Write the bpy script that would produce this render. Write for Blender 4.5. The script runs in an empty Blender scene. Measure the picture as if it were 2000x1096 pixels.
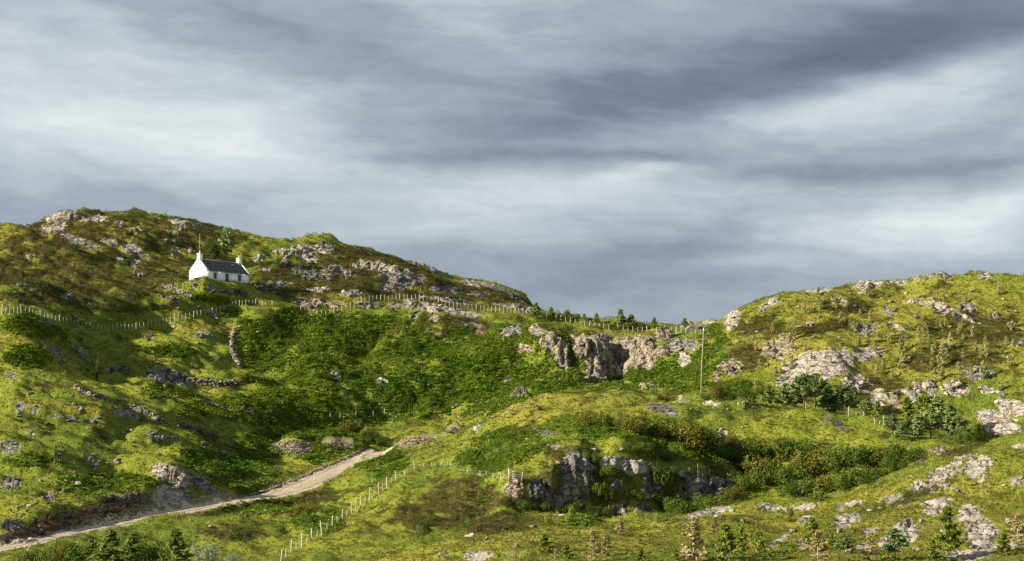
import bpy, math, random
import numpy as np
from mathutils import Vector, Matrix
random.seed(7); RNG = np.random.default_rng(7)
S = bpy.context.scene
COL = S.collection
R = math.radians

# ------------------------------------------------------------ camera, light, sky
F = 3732.0; HZ = 950.0                      # focal length and eye level of the photograph in its own pixels
cam_d = bpy.data.cameras.new('camera'); cam = bpy.data.objects.new('camera', cam_d); COL.objects.link(cam)
cam.location = (0, 0, 0); cam.rotation_euler = (R(90), 0, 0)
cam_d.sensor_width = 36; cam_d.lens = 36 * F / 2000; cam_d.shift_y = (HZ - 548) / 2000
cam_d.clip_start = 0.5; cam_d.clip_end = 9000
S.camera = cam
SUN_AZ, SUN_EL = -70, 21.5                    # degrees from towards the camera, negative to the left
sd = Vector((math.sin(R(SUN_AZ)) * math.cos(R(SUN_EL)), -math.cos(R(SUN_AZ)) * math.cos(R(SUN_EL)), math.sin(R(SUN_EL))))
sun_d = bpy.data.lights.new('sun', 'SUN'); sun = bpy.data.objects.new('sun', sun_d); COL.objects.link(sun)
sun_d.energy = 5.0; sun_d.angle = R(0.6); sun_d.color = (1.0, 0.88, 0.68)
sun.rotation_euler = sd.to_track_quat('Z', 'Y').to_euler(); sun.location = (-200, 0, 200)
S.view_settings.view_transform = 'Standard'; S.view_settings.look = 'None'
S.view_settings.exposure = 1.30; S.view_settings.gamma = 1; S.view_settings.use_curve_mapping = False
CLOUD_STRENGTH = 0.50

class NT:
    """small helper for building node trees"""
    def __init__(s, tree): s.t = tree; s.n = tree.nodes; s.l = tree.links
    def new(s, typ, **kw):
        n = s.n.new(typ)
        for k, v in kw.items(): setattr(n, k, v)
        return n
    def put(s, sock, v):
        if isinstance(v, bpy.types.NodeSocket): s.l.new(v, sock)
        elif v is not None:
            if hasattr(sock.default_value, '__len__') and not hasattr(v, '__len__'): v = (v,) * len(sock.default_value)
            if hasattr(v, '__len__') and len(v) == 3 and len(sock.default_value) == 4: v = (*v, 1)
            sock.default_value = v
    def m(s, op, a, b=None, c=None, clamp=False):
        n = s.new('ShaderNodeMath', operation=op, use_clamp=clamp)
        for i, v in enumerate((a, b, c)):
            if v is not None: s.put(n.inputs[i], v)
        return n.outputs[0]
    def vm(s, op, a, b=None):
        n = s.new('ShaderNodeVectorMath', operation=op); s.put(n.inputs[0], a)
        if b is not None: s.put(n.inputs[1], b)
        return n.outputs[0]
    def noise(s, vec, scale, detail=4, rough=0.55, dist=0.0, out=0):
        n = s.new('ShaderNodeTexNoise'); n.inputs['Scale'].default_value = scale; n.inputs['Detail'].default_value = detail
        n.inputs['Roughness'].default_value = rough; n.inputs['Distortion'].default_value = dist
        if vec is not None: s.l.new(vec, n.inputs['Vector'])
        return n.outputs[out]
    def ramp(s, fac, stops, interp='LINEAR'):
        n = s.new('ShaderNodeValToRGB'); n.color_ramp.interpolation = interp
        e = n.color_ramp.elements
        while len(e) < len(stops): e.new(0.5)
        for i, (p, c) in enumerate(stops):
            e[i].position = p; e[i].color = (*c, 1) if hasattr(c, '__len__') else (c, c, c, 1)
        s.put(n.inputs[0], fac); return n.outputs[0]
    def mix(s, fac, a, b, blend='MIX'):
        n = s.new('ShaderNodeMix', data_type='RGBA', blend_type=blend)
        s.put(n.inputs[0], fac); s.put(n.inputs[6], a); s.put(n.inputs[7], b); return n.outputs[2]
    def maprange(s, v, a, b, c=0, d=1, smooth=True):
        n = s.new('ShaderNodeMapRange', interpolation_type='SMOOTHSTEP' if smooth else 'LINEAR')
        s.put(n.inputs[0], v)
        for i, x in enumerate((a, b, c, d)): n.inputs[i + 1].default_value = x
        return n.outputs[0]
    def comb(s, x, y, z):
        n = s.new('ShaderNodeCombineXYZ')
        for i, v in enumerate((x, y, z)): s.put(n.inputs[i], v)
        return n.outputs[0]

def build_world():
    w = bpy.data.worlds.new('World'); S.world = w; w.use_nodes = True
    k = NT(w.node_tree); k.n.clear()
    out = k.new('ShaderNodeOutputWorld')
    sky = k.new('ShaderNodeTexSky'); sky.sky_type = 'NISHITA'; sky.sun_disc = False
    sky.sun_elevation = R(SUN_EL); sky.sun_rotation = math.atan2(sd.x, sd.y)
    b1 = k.new('ShaderNodeBackground'); k.l.new(sky.outputs[0], b1.inputs[0]); b1.inputs[1].default_value = 0.06
    tc = k.new('ShaderNodeTexCoord'); sep = k.new('ShaderNodeSeparateXYZ'); k.l.new(tc.outputs['Generated'], sep.inputs[0])
    x, y, z = sep.outputs
    az = k.m('ARCTAN2', x, y); el = k.m('ARCSINE', z)
    U = k.m('MULTIPLY', az, 3.75); V = k.m('MULTIPLY', el, 3.75)          # about thousands of photograph pixels
    flat = k.comb(U, V, k.m('MULTIPLY', y, 0.4))
    wn = k.new('ShaderNodeTexNoise'); wn.inputs['Scale'].default_value = 2.2; wn.inputs['Detail'].default_value = 5
    wn.inputs['Roughness'].default_value = 0.55
    k.l.new(k.vm('MULTIPLY', flat, (1.0, 2.6, 1)), wn.inputs['Vector'])
    ws = k.new('ShaderNodeSeparateColor'); k.l.new(wn.outputs['Color'], ws.inputs[0])
    Uw = k.m('ADD', U, k.m('MULTIPLY', k.m('SUBTRACT', ws.outputs[0], 0.5), 0.60))
    Vw = k.m('ADD', V, k.m('MULTIPLY', k.m('SUBTRACT', ws.outputs[1], 0.5), 0.13))
    # banks of cloud: centre and half-size in thousands of pixels, slope, brightness
    banks = [(180, 165, 480, 110, 6, .22), (200, 280, 480, 80, 2, .17), (560, 300, 300, 60, 4, .12), (620, 400, 300, 50, 0, .12), (200, 50, 170, 26, 22, .10),
             (1000, 85, 260, 34, 16, .08), (1180, 385, 460, 34, -2, .24), (1280, 352, 150, 14, -7, .18), (1660, 215, 330, 44, -3, .24), (1850, 180, 240, 26, -6, .10),
             (1880, 448, 340, 54, -8, .40), (1960, 312, 170, 16, -2, .12), (860, 440, 300, 40, 0, .08),
             (1100, 250, 420, 62, -12, -.20), (1480, 140, 440, 52, -9, -.24), (1850, 85, 420, 75, -5, -.34), (720, 140, 480, 54, 12, -.09),
             (1150, 328, 380, 18, 2, -.24), (1720, 345, 420, 30, -4, -.20), (1050, 505, 520, 24, 0, -.12), (1400, 480, 300, 36, -8, -.14),
             (1250, 570, 560, 50, 0, -.12), (230, 400, 360, 34, 0, -.10), (480, 70, 300, 26, 12, -.10)]
    tot = None
    for (bu, bv, su, sv, rot, amp) in banks:
        c, s_ = math.cos(R(rot)), math.sin(R(rot))
        du = k.m('SUBTRACT', Uw, (bu - 1000) / 1000); dv = k.m('SUBTRACT', Vw, (HZ - bv) / 1000)
        a = k.m('ADD', k.m('MULTIPLY', du, c / (su / 1000)), k.m('MULTIPLY', dv, -s_ / (su / 1000)))
        b = k.m('ADD', k.m('MULTIPLY', du, s_ / (sv / 1000)), k.m('MULTIPLY', dv, c / (sv / 1000)))
        g = k.m('EXPONENT', k.m('MULTIPLY', k.m('ADD', k.m('MULTIPLY', a, a), k.m('MULTIPLY', b, b)), -1.0))
        g = k.m('MULTIPLY', g, amp)
        tot = g if tot is None else k.m('ADD', tot, g)
    n1 = k.noise(k.vm('MULTIPLY', k.comb(Uw, Vw, y), (.8, 6.0, .3)), 1.7, 6, 0.5)
    n2 = k.noise(k.vm('MULTIPLY', k.comb(Uw, k.m('ADD', Vw, k.m('MULTIPLY', Uw, .1)), y), (.8, 4.2, .3)), 6.5, 7, 0.60, 0.3)
    n3 = k.noise(k.vm('MULTIPLY', flat, (1.0, 2.2, 1)), 14, 6, 0.6, 0.3)
    t = k.m('ADD', 0.52, k.m('MULTIPLY', tot, .88))
    t = k.m('ADD', t, k.m('MULTIPLY', k.m('SUBTRACT', n1, .5), .34))
    t = k.m('ADD', t, k.m('MULTIPLY', k.m('SUBTRACT', n2, .5), .22))
    t = k.m('ADD', t, k.m('MULTIPLY', k.m('SUBTRACT', n3, .5), .12))
    col = k.ramp(t, [(0, (.085, .113, .155)), (.25, (.150, .190, .245)), (.5, (.305, .355, .402)), (.75, (.53, .575, .60)), (1, (.80, .815, .81))])
    b2 = k.new('ShaderNodeBackground'); k.l.new(col, b2.inputs[0]); b2.inputs[1].default_value = CLOUD_STRENGTH
    mx = k.new('ShaderNodeMixShader'); mx.inputs[0].default_value = 0.93
    k.l.new(b1.outputs[0], mx.inputs[1]); k.l.new(b2.outputs[0], mx.inputs[2]); k.l.new(mx.outputs[0], out.inputs[0])
build_world()

# ------------------------------------------------------------ helpers
def tag(o, label=None, cat=None, group=None, kind=None):
    if label: o['label'] = label
    if cat: o['category'] = cat
    if group: o['group'] = group
    if kind: o['kind'] = kind
    return o
def mk_mesh(name, verts, faces, mat=None, smooth=False):
    """verts (n,3), faces (m,k) with k fixed"""
    verts = np.ascontiguousarray(verts, dtype=np.float32); faces = np.ascontiguousarray(faces, dtype=np.int32)
    me = bpy.data.meshes.new(name); k = faces.shape[1]
    me.vertices.add(len(verts)); me.vertices.foreach_set('co', verts.ravel())
    me.loops.add(faces.size); me.loops.foreach_set('vertex_index', faces.ravel())
    me.polygons.add(len(faces)); me.polygons.foreach_set('loop_start', np.arange(0, faces.size, k, dtype=np.int32))
    me.polygons.foreach_set('loop_total', np.full(len(faces), k, dtype=np.int32))
    if smooth: me.polygons.foreach_set('use_smooth', np.ones(len(faces), dtype=bool))
    if mat: me.materials.append(mat)
    me.update(calc_edges=True); return me
def link(name, me, parent=None, loc=None, rotz=None, scale=None):
    o = bpy.data.objects.new(name, me); COL.objects.link(o)
    if parent: o.parent = parent
    if loc is not None: o.location = loc
    if rotz is not None: o.rotation_euler = (0, 0, rotz)
    if scale is not None: o.scale = scale if hasattr(scale, '__len__') else (scale,) * 3
    return o
class MB:
    """collects quads and triangles into one mesh (triangles only inside)"""
    def __init__(s): s.v = []; s.f = []; s.n = 0
    def add(s, v, f): s.v.append(np.asarray(v, float).reshape(-1, 3)); s.f.append(np.asarray(f, int) + s.n); s.n += len(s.v[-1])
    def quad(s, a, b, c, d): s.add([a, b, c, d], [[0, 1, 2], [0, 2, 3]])
    def box(s, c, size, rot=None):
        v = np.array([[x, y, z] for x in (-.5, .5) for y in (-.5, .5) for z in (-.5, .5)]) * np.array(size)
        if rot is not None: v = v @ np.array(rot).T
        v = v + np.array(c)
        q = [[0, 1, 3, 2], [4, 6, 7, 5], [0, 4, 5, 1], [2, 3, 7, 6], [0, 2, 6, 4], [1, 5, 7, 3]]
        s.add(v, [t for a in q for t in ([a[0], a[1], a[2]], [a[0], a[2], a[3]])])
    def tube(s, pts, rad, n=6, cap=True):
        pts = [Vector(p) for p in pts]; rings = []
        for i, p in enumerate(pts):
            d = (pts[min(i + 1, len(pts) - 1)] - pts[max(i - 1, 0)]).normalized()
            a = d.orthogonal().normalized() if abs(d.z) < .99 else Vector((1, 0, 0)); a = (a - d * a.dot(d)).normalized(); b = d.cross(a)
            r = rad[i] if hasattr(rad, '__len__') else rad
            rings.append([p + (a * math.cos(t) + b * math.sin(t)) * r for t in [2 * math.pi * j / n for j in range(n)]])
        v = [x for r_ in rings for x in r_]; f = []
        for i in range(len(pts) - 1):
            for j in range(n):
                a, b, c, d = i * n + j, i * n + (j + 1) % n, (i + 1) * n + (j + 1) % n, (i + 1) * n + j
                f += [[a, b, c], [a, c, d]]
        if cap:
            for j in range(1, n - 1): f += [[0, j + 1, j], [(len(pts) - 1) * n, (len(pts) - 1) * n + j, (len(pts) - 1) * n + j + 1]]
        s.add([tuple(q) for q in v], f)
    def mesh(s, name, mat, smooth=False): return mk_mesh(name, np.concatenate(s.v), np.concatenate(s.f), mat, smooth)
def empty(name, loc, rotz=0, scale=1, label=None, cat=None, group=None):
    o = bpy.data.objects.new(name, None); COL.objects.link(o); o.location = loc; o.rotation_euler = (0, 0, rotz)
    o.scale = scale if hasattr(scale, '__len__') else (scale,) * 3; o.empty_display_size = .2
    return tag(o, label, cat, group)

# ------------------------------------------------------------ numpy noise
def _h(ix, iy, iz=0, seed=0):
    h = (ix.astype(np.int64) * 374761393 + iy.astype(np.int64) * 668265263 + (np.asarray(iz).astype(np.int64)) * 2147483647 + seed * 1274126177) & 0xffffffff
    h = ((h ^ (h >> 13)) * 1274126177) & 0xffffffff
    h = ((h ^ (h >> 15)) * 2246822519) & 0xffffffff
    return (h ^ (h >> 16)) & 0xffffffff
def perlin(x, y, seed=0):
    ix = np.floor(x); iy = np.floor(y); fx = x - ix; fy = y - iy
    u = fx * fx * fx * (fx * (fx * 6 - 15) + 10); v = fy * fy * fy * (fy * (fy * 6 - 15) + 10)
    def g(a, b, dx, dy):
        t = _h(a, b, 0, seed) * (2 * np.pi / 4294967296.0); return np.cos(t) * dx + np.sin(t) * dy
    n00 = g(ix, iy, fx, fy); n10 = g(ix + 1, iy, fx - 1, fy); n01 = g(ix, iy + 1, fx, fy - 1); n11 = g(ix + 1, iy + 1, fx - 1, fy - 1)
    return (n00 + u * (n10 - n00) + v * (n01 - n00) + u * v * (n00 - n10 - n01 + n11)) * 1.5
def fbm(x, y, oct=4, seed=0, gain=.5):
    s = 0; a = 1; t = 0
    for i in range(oct):
        s = s + a * perlin(x, y, seed + i * 17); t += a; a *= gain; x = x * 2.03 + 7.1; y = y * 2.03 - 3.7
    return s / t
def billow(x, y, oct=3, seed=0):
    s = 0; a = 1; t = 0
    for i in range(oct):
        s = s + a * (np.abs(perlin(x, y, seed + i * 17)) * 2 - .6); t += a; a *= .5; x = x * 2.03 + 7.1; y = y * 2.03 - 3.7
    return s / t
def worley(x, y, z, seed=0):
    """F1 distance, value and tilt of the nearest cell"""
    ix = np.floor(x); iy = np.floor(y); iz = np.floor(z)
    best = np.full(x.shape, 9.0); sec = np.full(x.shape, 9.0); val = np.zeros(x.shape)
    for a in (-1, 0, 1):
        for b in (-1, 0, 1):
            for c in (-1, 0, 1):
                cx, cy, cz = ix + a, iy + b, iz + c
                h = _h(cx, cy, cz, seed)
                px = cx + (h & 1023) / 1023.0; py = cy + ((h >> 10) & 1023) / 1023.0; pz = cz + ((h >> 20) & 1023) / 1023.0
                d = (px - x) ** 2 + (py - y) ** 2 + (pz - z) ** 2
                hv = (_h(cx, cy, cz, seed + 5) / 4294967296.0)
                tilt = (hv - .5) * (px - x) * 1.2 + (((h >> 5) & 255) / 255.0 - .5) * (py - y) * 1.2
                near = d < best
                sec = np.where(near, best, np.minimum(sec, d)); val = np.where(near, hv + tilt, val); best = np.where(near, d, best)
    return np.sqrt(best), np.sqrt(sec), val
def sstep(x, a, b):
    t = np.clip((x - a) / (b - a), 0, 1); return t * t * (3 - 2 * t)
def pchip(xk, yk, x):
    xk = np.asarray(xk, float); yk = np.asarray(yk, float); h = np.diff(xk); dl = np.diff(yk) / h
    m = np.zeros(len(xk)); m[0] = dl[0]; m[-1] = dl[-1]
    for i in range(1, len(xk) - 1):
        if dl[i - 1] * dl[i] > 0:
            w1 = 2 * h[i] + h[i - 1]; w2 = h[i] + 2 * h[i - 1]; m[i] = (w1 + w2) / (w1 / dl[i - 1] + w2 / dl[i])
    i = np.clip(np.searchsorted(xk, x) - 1, 0, len(xk) - 2); t = np.clip((x - xk[i]) / h[i], 0, 1); t2 = t * t; t3 = t2 * t
    return (2 * t3 - 3 * t2 + 1) * yk[i] + (t3 - 2 * t2 + t) * h[i] * m[i] + (-2 * t3 + 3 * t2) * yk[i + 1] + (t3 - t2) * h[i] * m[i + 1]

# ------------------------------------------------------------ the lie of the land
# each line runs from left to right over the land: (bearing, sight line, distance in metres); measured from the photograph
LINES = [
 [(-240, 1743, 8), (2240, 1743, 8)],
 [(-240, 1211, 100), (2240, 1211, 100)],
 [(-240, 1200, 128), (500, 1190, 128), (700, 1130, 126), (1000, 1096, 124), (2240, 1084, 122)],
 [(-240, 1170, 150), (300, 1160, 150), (600, 1125, 152), (700, 1100, 156), (800, 1072, 160), (900, 1044, 165), (1000, 1017, 170), (1100, 1013, 174), (1200, 1014, 178), (1300, 1010, 182), (1400, 990, 186), (1500, 981, 189), (1600, 974, 192), (1700, 950, 196), (1800, 905, 199), (1900, 872, 202), (2000, 848, 204), (2240, 800, 208)],
 [(-240, 1150, 178), (0, 1130, 182), (200, 1115, 188), (400, 1108, 195), (600, 1105, 198), (800, 1095, 196), (1000, 1065, 200), (1200, 1060, 204), (1400, 1060, 208), (1600, 1050, 212), (1700, 1030, 214), (1800, 985, 216), (1900, 930, 220), (2000, 900, 222), (2240, 860, 226)],
 [(-240, 1135, 205), (0, 1105, 210), (200, 1085, 218), (400, 1062, 228), (500, 1075, 226), (600, 1058, 230), (700, 1040, 232), (800, 1035, 232), (900, 1030, 233), (980, 1012, 240), (1000, 1010, 242.3), (1100, 1008, 246.3), (1200, 1012, 249.3), (1300, 1008, 252.4), (1400, 985, 254.6), (1440, 978, 254.6), (1500, 990, 247), (1600, 1000, 242), (1700, 985, 240), (1800, 940, 240), (1900, 905, 240), (2000, 890, 240), (2240, 860, 240)],
 [(-240, 1125, 216), (0, 1084, 222), (100, 1062, 230), (200, 1044, 240), (300, 1024, 251), (400, 1004, 263), (500, 990, 270), (600, 985, 275), (700, 965, 272), (800, 925, 275), (900, 925, 262), (960, 942, 252), (1000, 938, 246), (1050, 925, 246), (1100, 898, 250), (1200, 890, 253), (1300, 905, 256), (1400, 935, 258), (1450, 948, 258), (1500, 945, 258), (1600, 935, 256), (1700, 915, 254), (1800, 895, 252), (1900, 890, 250), (2000, 886, 249), (2240, 870, 248)],
 [(-240, 1118, 221), (0, 1072, 228), (100, 1050, 236), (200, 1030, 246), (300, 1008, 258), (430, 985, 275), (540, 967, 290), (620, 937, 305), (700, 902, 322), (745, 884, 334), (800, 872, 334), (900, 838, 324), (1000, 800, 314), (1100, 776, 306), (1200, 770, 301), (1300, 772, 297), (1400, 777, 293), (1500, 784, 290), (1600, 801, 286), (1700, 826, 281), (1800, 858, 273), (1900, 872, 266), (2000, 880, 262), (2240, 875, 258)],
 [(-240, 1108, 225), (0, 1063, 232), (100, 1043, 240), (200, 1023, 250), (300, 1001, 262), (430, 979, 280), (540, 958, 297), (620, 926, 311), (700, 893, 330), (745, 877, 341), (800, 872, 342), (900, 850, 337), (1000, 822, 331), (1100, 803, 326), (1200, 797, 322), (1372, 784, 318), (1500, 800, 312), (1600, 820, 306), (1700, 845, 300), (1800, 872, 292), (1900, 885, 284), (2000, 888, 278), (2240, 880, 272)],
 [(-240, 1050, 236), (0, 1015, 242), (100, 1000, 250), (200, 980, 260), (300, 958, 273), (400, 950, 290), (500, 935, 305), (600, 898, 326), (700, 868, 345), (800, 848, 350), (900, 818, 350), (1000, 792, 347), (1100, 778, 345), (1200, 768, 344), (1300, 768, 342), (1400, 762, 336), (1500, 772, 326), (1600, 792, 320), (1700, 812, 314), (1800, 842, 307), (1900, 862, 299), (2000, 866, 292), (2240, 860, 284)],
 [(-240, 930, 270), (0, 900, 278), (200, 890, 293), (400, 880, 316), (500, 868, 332), (600, 850, 349), (700, 836, 358), (800, 815, 362), (900, 790, 362), (1000, 768, 362), (1100, 756, 364), (1200, 748, 366), (1300, 740, 362), (1400, 728, 350), (1500, 745, 338), (1600, 756, 331), (1700, 788, 326), (1800, 805, 320), (1900, 830, 312), (2000, 850, 304), (2240, 850, 296)],
 [(-240, 820, 300), (0, 800, 307), (200, 790, 325), (400, 785, 345), (500, 776, 354), (600, 764, 364), (700, 750, 370), (800, 740, 374), (900, 738, 378), (1000, 738, 380), (1100, 736, 379), (1200, 738, 380), (1300, 718, 375), (1400, 695, 362), (1500, 700, 349), (1600, 698, 340), (1700, 735, 337), (1800, 755, 333), (1900, 775, 326), (2000, 790, 318), (2240, 800, 308)],
 [(-240, 700, 325), (0, 695, 332), (200, 718, 352), (400, 702, 373), (500, 692, 386), (600, 682, 393), (700, 680, 397), (800, 672, 398), (900, 668, 397), (1000, 670, 391), (1070, 660, 386), (1100, 664, 385), (1200, 670, 386), (1300, 670, 383), (1400, 660, 373), (1500, 650, 362), (1600, 648, 355), (1700, 655, 352), (1800, 665, 348), (1900, 680, 342), (2000, 690, 335), (2240, 700, 324)],
 [(-240, 612, 338), (0, 613, 348), (100, 632, 362), (200, 650, 376), (300, 640, 388), (400, 617, 396), (500, 598, 402), (600, 608, 410), (700, 602, 413), (800, 590, 418), (900, 604, 420), (1000, 612, 418), (1100, 630, 416), (1200, 643, 411), (1300, 650, 404), (1400, 640, 393), (1450, 620, 388), (1500, 604, 385), (1600, 590, 382), (1700, 596, 380), (1800, 604, 376), (1900, 612, 370), (2000, 620, 363), (2240, 630, 352)],
 [(-240, 562, 366), (0, 568, 374), (200, 575, 390), (300, 575, 396), (400, 566, 400), (500, 572, 412), (600, 572, 424), (700, 577, 428), (800, 582, 434), (900, 590, 438), (1000, 602, 438), (1040, 608, 437), (1100, 620, 436), (1200, 632, 432), (1300, 640, 425), (1400, 632, 413), (1425, 618, 408), (1450, 600, 406), (1500, 583, 405), (1570, 571, 404), (1640, 562, 403), (1700, 549, 402), (1760, 552, 401), (1800, 543, 400), (1835, 537, 399), (1870, 541, 398), (1920, 537, 396), (1960, 540, 394), (2000, 546, 391), (2240, 560, 380)],
 [(-240, 505, 404), (0, 510, 412), (200, 512, 425), (300, 520, 428), (400, 530, 430), (500, 540, 434), (600, 535, 448), (700, 540, 455), (800, 552, 462), (900, 568, 468), (1000, 590, 470), (1040, 608, 470), (1100, 642, 470), (1200, 655, 468), (1300, 662, 462), (1400, 650, 452), (1500, 605, 446), (1600, 590, 445), (1800, 570, 440), (2000, 570, 430), (2240, 585, 420)],
 [(-240, 462, 464), (0, 454, 468), (40, 449, 470), (75, 441, 471), (105, 427, 472), (160, 418, 474), (200, 423, 476), (260, 429, 478), (340, 437, 480), (400, 447, 484), (440, 457, 486), (480, 466, 488), (530, 478, 490), (565, 481, 492), (600, 478, 494), (640, 480, 496), (665, 491, 497), (700, 494, 498), (760, 507, 500), (820, 521, 502), (860, 535, 503), (900, 545, 504), (950, 553, 505), (1000, 568, 505), (1025, 582, 505), (1042, 606, 505), (1065, 660, 505), (1200, 690, 505), (1400, 690, 500), (1500, 650, 495), (1600, 640, 490), (2240, 640, 480)],
 [(-240, 560, 560), (400, 560, 580), (1000, 660, 600), (1200, 740, 600), (2240, 730, 590)],
 [(-240, 965, 1500), (2240, 965, 1500)],
]
ROWS = [5, 8, 100, 16, 26, 56, 72, 14, 46, 60, 66, 72, 70, 54, 44, 60, 10, 6]
US = np.arange(-240, 2241, 2.6); NU = len(US)
LV = np.array([pchip([p[0] for p in L], [p[1] for p in L], US) for L in LINES])
LD = np.array([pchip([p[0] for p in L], [p[2] for p in L], US) for L in LINES])
for i in range(1, len(LD)): LD[i] = np.maximum(LD[i], LD[i - 1] + 2.5)
LZ = (HZ - LV) / F * LD
def loft(Y, s):
    d = np.diff(Y, axis=0); m = np.zeros_like(Y); m[0] = d[0]; m[-1] = d[-1]
    pr = d[:-1] * d[1:]; m[1:-1] = np.where(pr > 0, 2 * pr / np.where(pr > 0, d[:-1] + d[1:], 1), 0)
    i = np.clip(np.floor(s).astype(int), 0, len(Y) - 2); t = (s - i)[:, None]; t2 = t * t; t3 = t2 * t
    return (2 * t3 - 3 * t2 + 1) * Y[i] + (t3 - 2 * t2 + t) * m[i] + (-2 * t3 + 3 * t2) * Y[i + 1] + (t3 - t2) * m[i + 1]
SS = np.concatenate([i + np.arange(n) / n for i, n in enumerate(ROWS)] + [[len(ROWS)]]); NS = len(SS)
GD = loft(LD, SS); GZ = loft(LZ, SS)
GS = np.repeat(SS[:, None], NU, 1); GU = np.repeat(US[None, :], NS, 0)
GX = (GU - 1000) / F * GD; GY = GD.copy()

def at(u, d): return np.array([(u - 1000) / F * d, d])
# the track, flattened into the slope
ROAD = [(-240, 1118, 221), (-120, 1096, 224), (0, 1071, 228), (100, 1050, 236), (200, 1030, 246), (300, 1008, 258), (430, 985, 275), (540, 966, 290), (620, 936, 305), (700, 901, 322), (750, 881, 335)]
def resample(pts, n):
    p = np.array(pts, float); s = np.r_[0, np.cumsum(np.linalg.norm(np.diff(p, axis=0), axis=1))]
    t = np.linspace(0, s[-1], n); return np.stack([pchip(s, p[:, i], t) for i in range(p.shape[1])], 1)
RC = resample([((u - 1000) / F * d, d, (HZ - v) / F * d) for u, v, d in ROAD], 160)
def near_line(X, Y, line):
    best = np.full(X.shape, 1e9); zz = np.zeros(X.shape); side = np.zeros(X.shape); par = np.zeros(X.shape)
    for i in range(len(line) - 1):
        a, b = line[i], line[i + 1]; d = b[:2] - a[:2]; L2 = (d ** 2).sum()
        t = np.clip(((X - a[0]) * d[0] + (Y - a[1]) * d[1]) / L2, 0, 1)
        ex = X - a[0] - t * d[0]; ey = Y - a[1] - t * d[1]; q = ex * ex + ey * ey
        m = q < best; best = np.where(m, q, best); zz = np.where(m, a[2] + t * (b[2] - a[2]), zz)
        side = np.where(m, np.sign(d[0] * ey - d[1] * ex), side); par = np.where(m, i + t, par)
    return np.sqrt(best), zz, side, par
# broad relief
warp = fbm(GX / 25, GY / 25, 2, 90) * 6
reg = sstep(GS, 1.6, 3.0)
crest = np.exp(-((GS - 16) / .35) ** 2) + np.exp(-((GS - 14) / .3) ** 2) * (GU > 1400) + np.exp(-((GS - 3) / .3) ** 2)
rel = fbm((GX + warp) / 22, (GY + warp) / 26, 3, 1) * 2.2 * (1 - .55 * crest)
hum = billow((GX + warp) / 10.0, (GY - warp) / 9.0, 3, 5) * (.85 - .15 * crest)
tus = fbm(GX / 2.6, GY / 3.0, 3, 9) * .36
# terracettes: little steps along the slope, strongest on the left fields
ca, sa = math.cos(R(-14)), math.sin(R(-14))
ax = GX * ca + GY * sa; ay = -GX * sa + GY * ca
leftf = sstep(-GU, -640, -380) * sstep(GS, 8.6, 9.4)
midf = sstep(GS, 5.5, 7) * (1 - sstep(GS, 8, 9)) * .5
terr = billow(ax / 16 + warp * .05, ay / 3.6 + warp * .12, 2, 33) * .75 * np.maximum(leftf, np.maximum(midf, .3))
terr2 = billow(ax / 30 + warp * .04, ay / 9.5 + warp * .10, 2, 36) * 2.2 * np.maximum(leftf, midf * 1.2)
bowl = sstep(GU, 430, 560) * (1 - sstep(GU, 1250, 1420)) * sstep(GS, 9, 10) * (1 - sstep(GS, 12.2, 12.9))
terr2 = terr2 + bowl * (billow((GX + warp) / 16, (GY - warp) / 10, 3, 44) * 1.7 + fbm(GX / 30, GY / 22, 2, 45) * 1.6)
GZ = GZ + reg * (rel + hum + tus + terr + terr2)
# knolls and hollows: bearing, distance, half-widths across and along, height
for (u, d, rx, ry, h) in [(590, 462, 22, 12, 2.6), (640, 476, 9, 8, 2.0), (780, 462, 16, 9, 2.4), (120, 318, 14, 8, 2.4), (60, 345, 12, 7, 2.5), (330, 346, 8, 5, 3.2), (345, 283, 4.0, 4, 2.6), (600, 385, 10, 8, 1.2), (200, 310, 16, 6, 1.9),
                          (330, 312, 9, 5, 1.5), (60, 272, 14, 7, 1.8), (350, 300, 6, 5, 2.3), (230, 283, 12, 6, 1.5), (150, 405, 18, 6, -2.0), (250, 400, 20, 5, -1.4), (250, 436, 12, 8, 2.4), (130, 425, 12, 7, 1.8),
                          (1115, 255, 5, 4, .8), (1235, 256, 5, 4, .9), (1168, 250, 1.6, 7, -1.6), (1302, 252, 2.2, 8, -2.4), (1370, 257, 4, 5, .8), (1205, 384, 2.5, 7, -5.0), (1170, 383, 3, 5, 1.5), (1250, 380, 3, 5, 1.2),
                          (1120, 384, 1.8, 5, -2.2), (1300, 310, 10, 5, .8), 
                          (1560, 246, 12, 10, -1.5), (1720, 236, 9, 8, -1.8), (1840, 175, 7, 9, 1.3), (1900, 140, 7, 7, .9), (1600, 345, 7, 6, 1.8), (1800, 330, 9, 6, 1.2), (1690, 312, 6, 5, -1.5), (1960, 305, 9, 5, 2.5), (1890, 375, 9, 7, 1.2),
                          (770, 392, 12, 8, -1.6), (950, 392, 8, 7, 1.4), (850, 262, 10, 8, .6), (480, 245, 8, 6, 1.0), (700, 300, 5, 7, 1.0), (1014, 357, 2.0, 2.0, 1.0), (1000, 246, 1.6, 3.5, .8)]:
    c = at(u, d); GZ = GZ + h * np.exp(-((GX - c[0]) / rx) ** 2 - ((GY - c[1]) / ry) ** 2)
rd, rz, rside, rpar = near_line(GX[150:460], GY[150:460], RC)
bend = .9 * sstep(rpar, 95, 112) * (1 - sstep(rpar, 138, 156)); rd = rd - bend
wr = 1 - sstep(rd, 2.8, 5.4)
GZ[150:460] = GZ[150:460] * (1 - wr) + (rz + fbm(GX[150:460] / 3, GY[150:460] / 3, 2, 71) * .12 - .10 * np.exp(-((rd - .95) / .3) ** 2)) * wr
cutb = (rside > 0) * sstep(rd, 2.4, 3.4) * (1 - sstep(rd, 6, 12)) * (rpar < 92)      # the cut bank above the track
GZ[150:460] += cutb * 1.1
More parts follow.
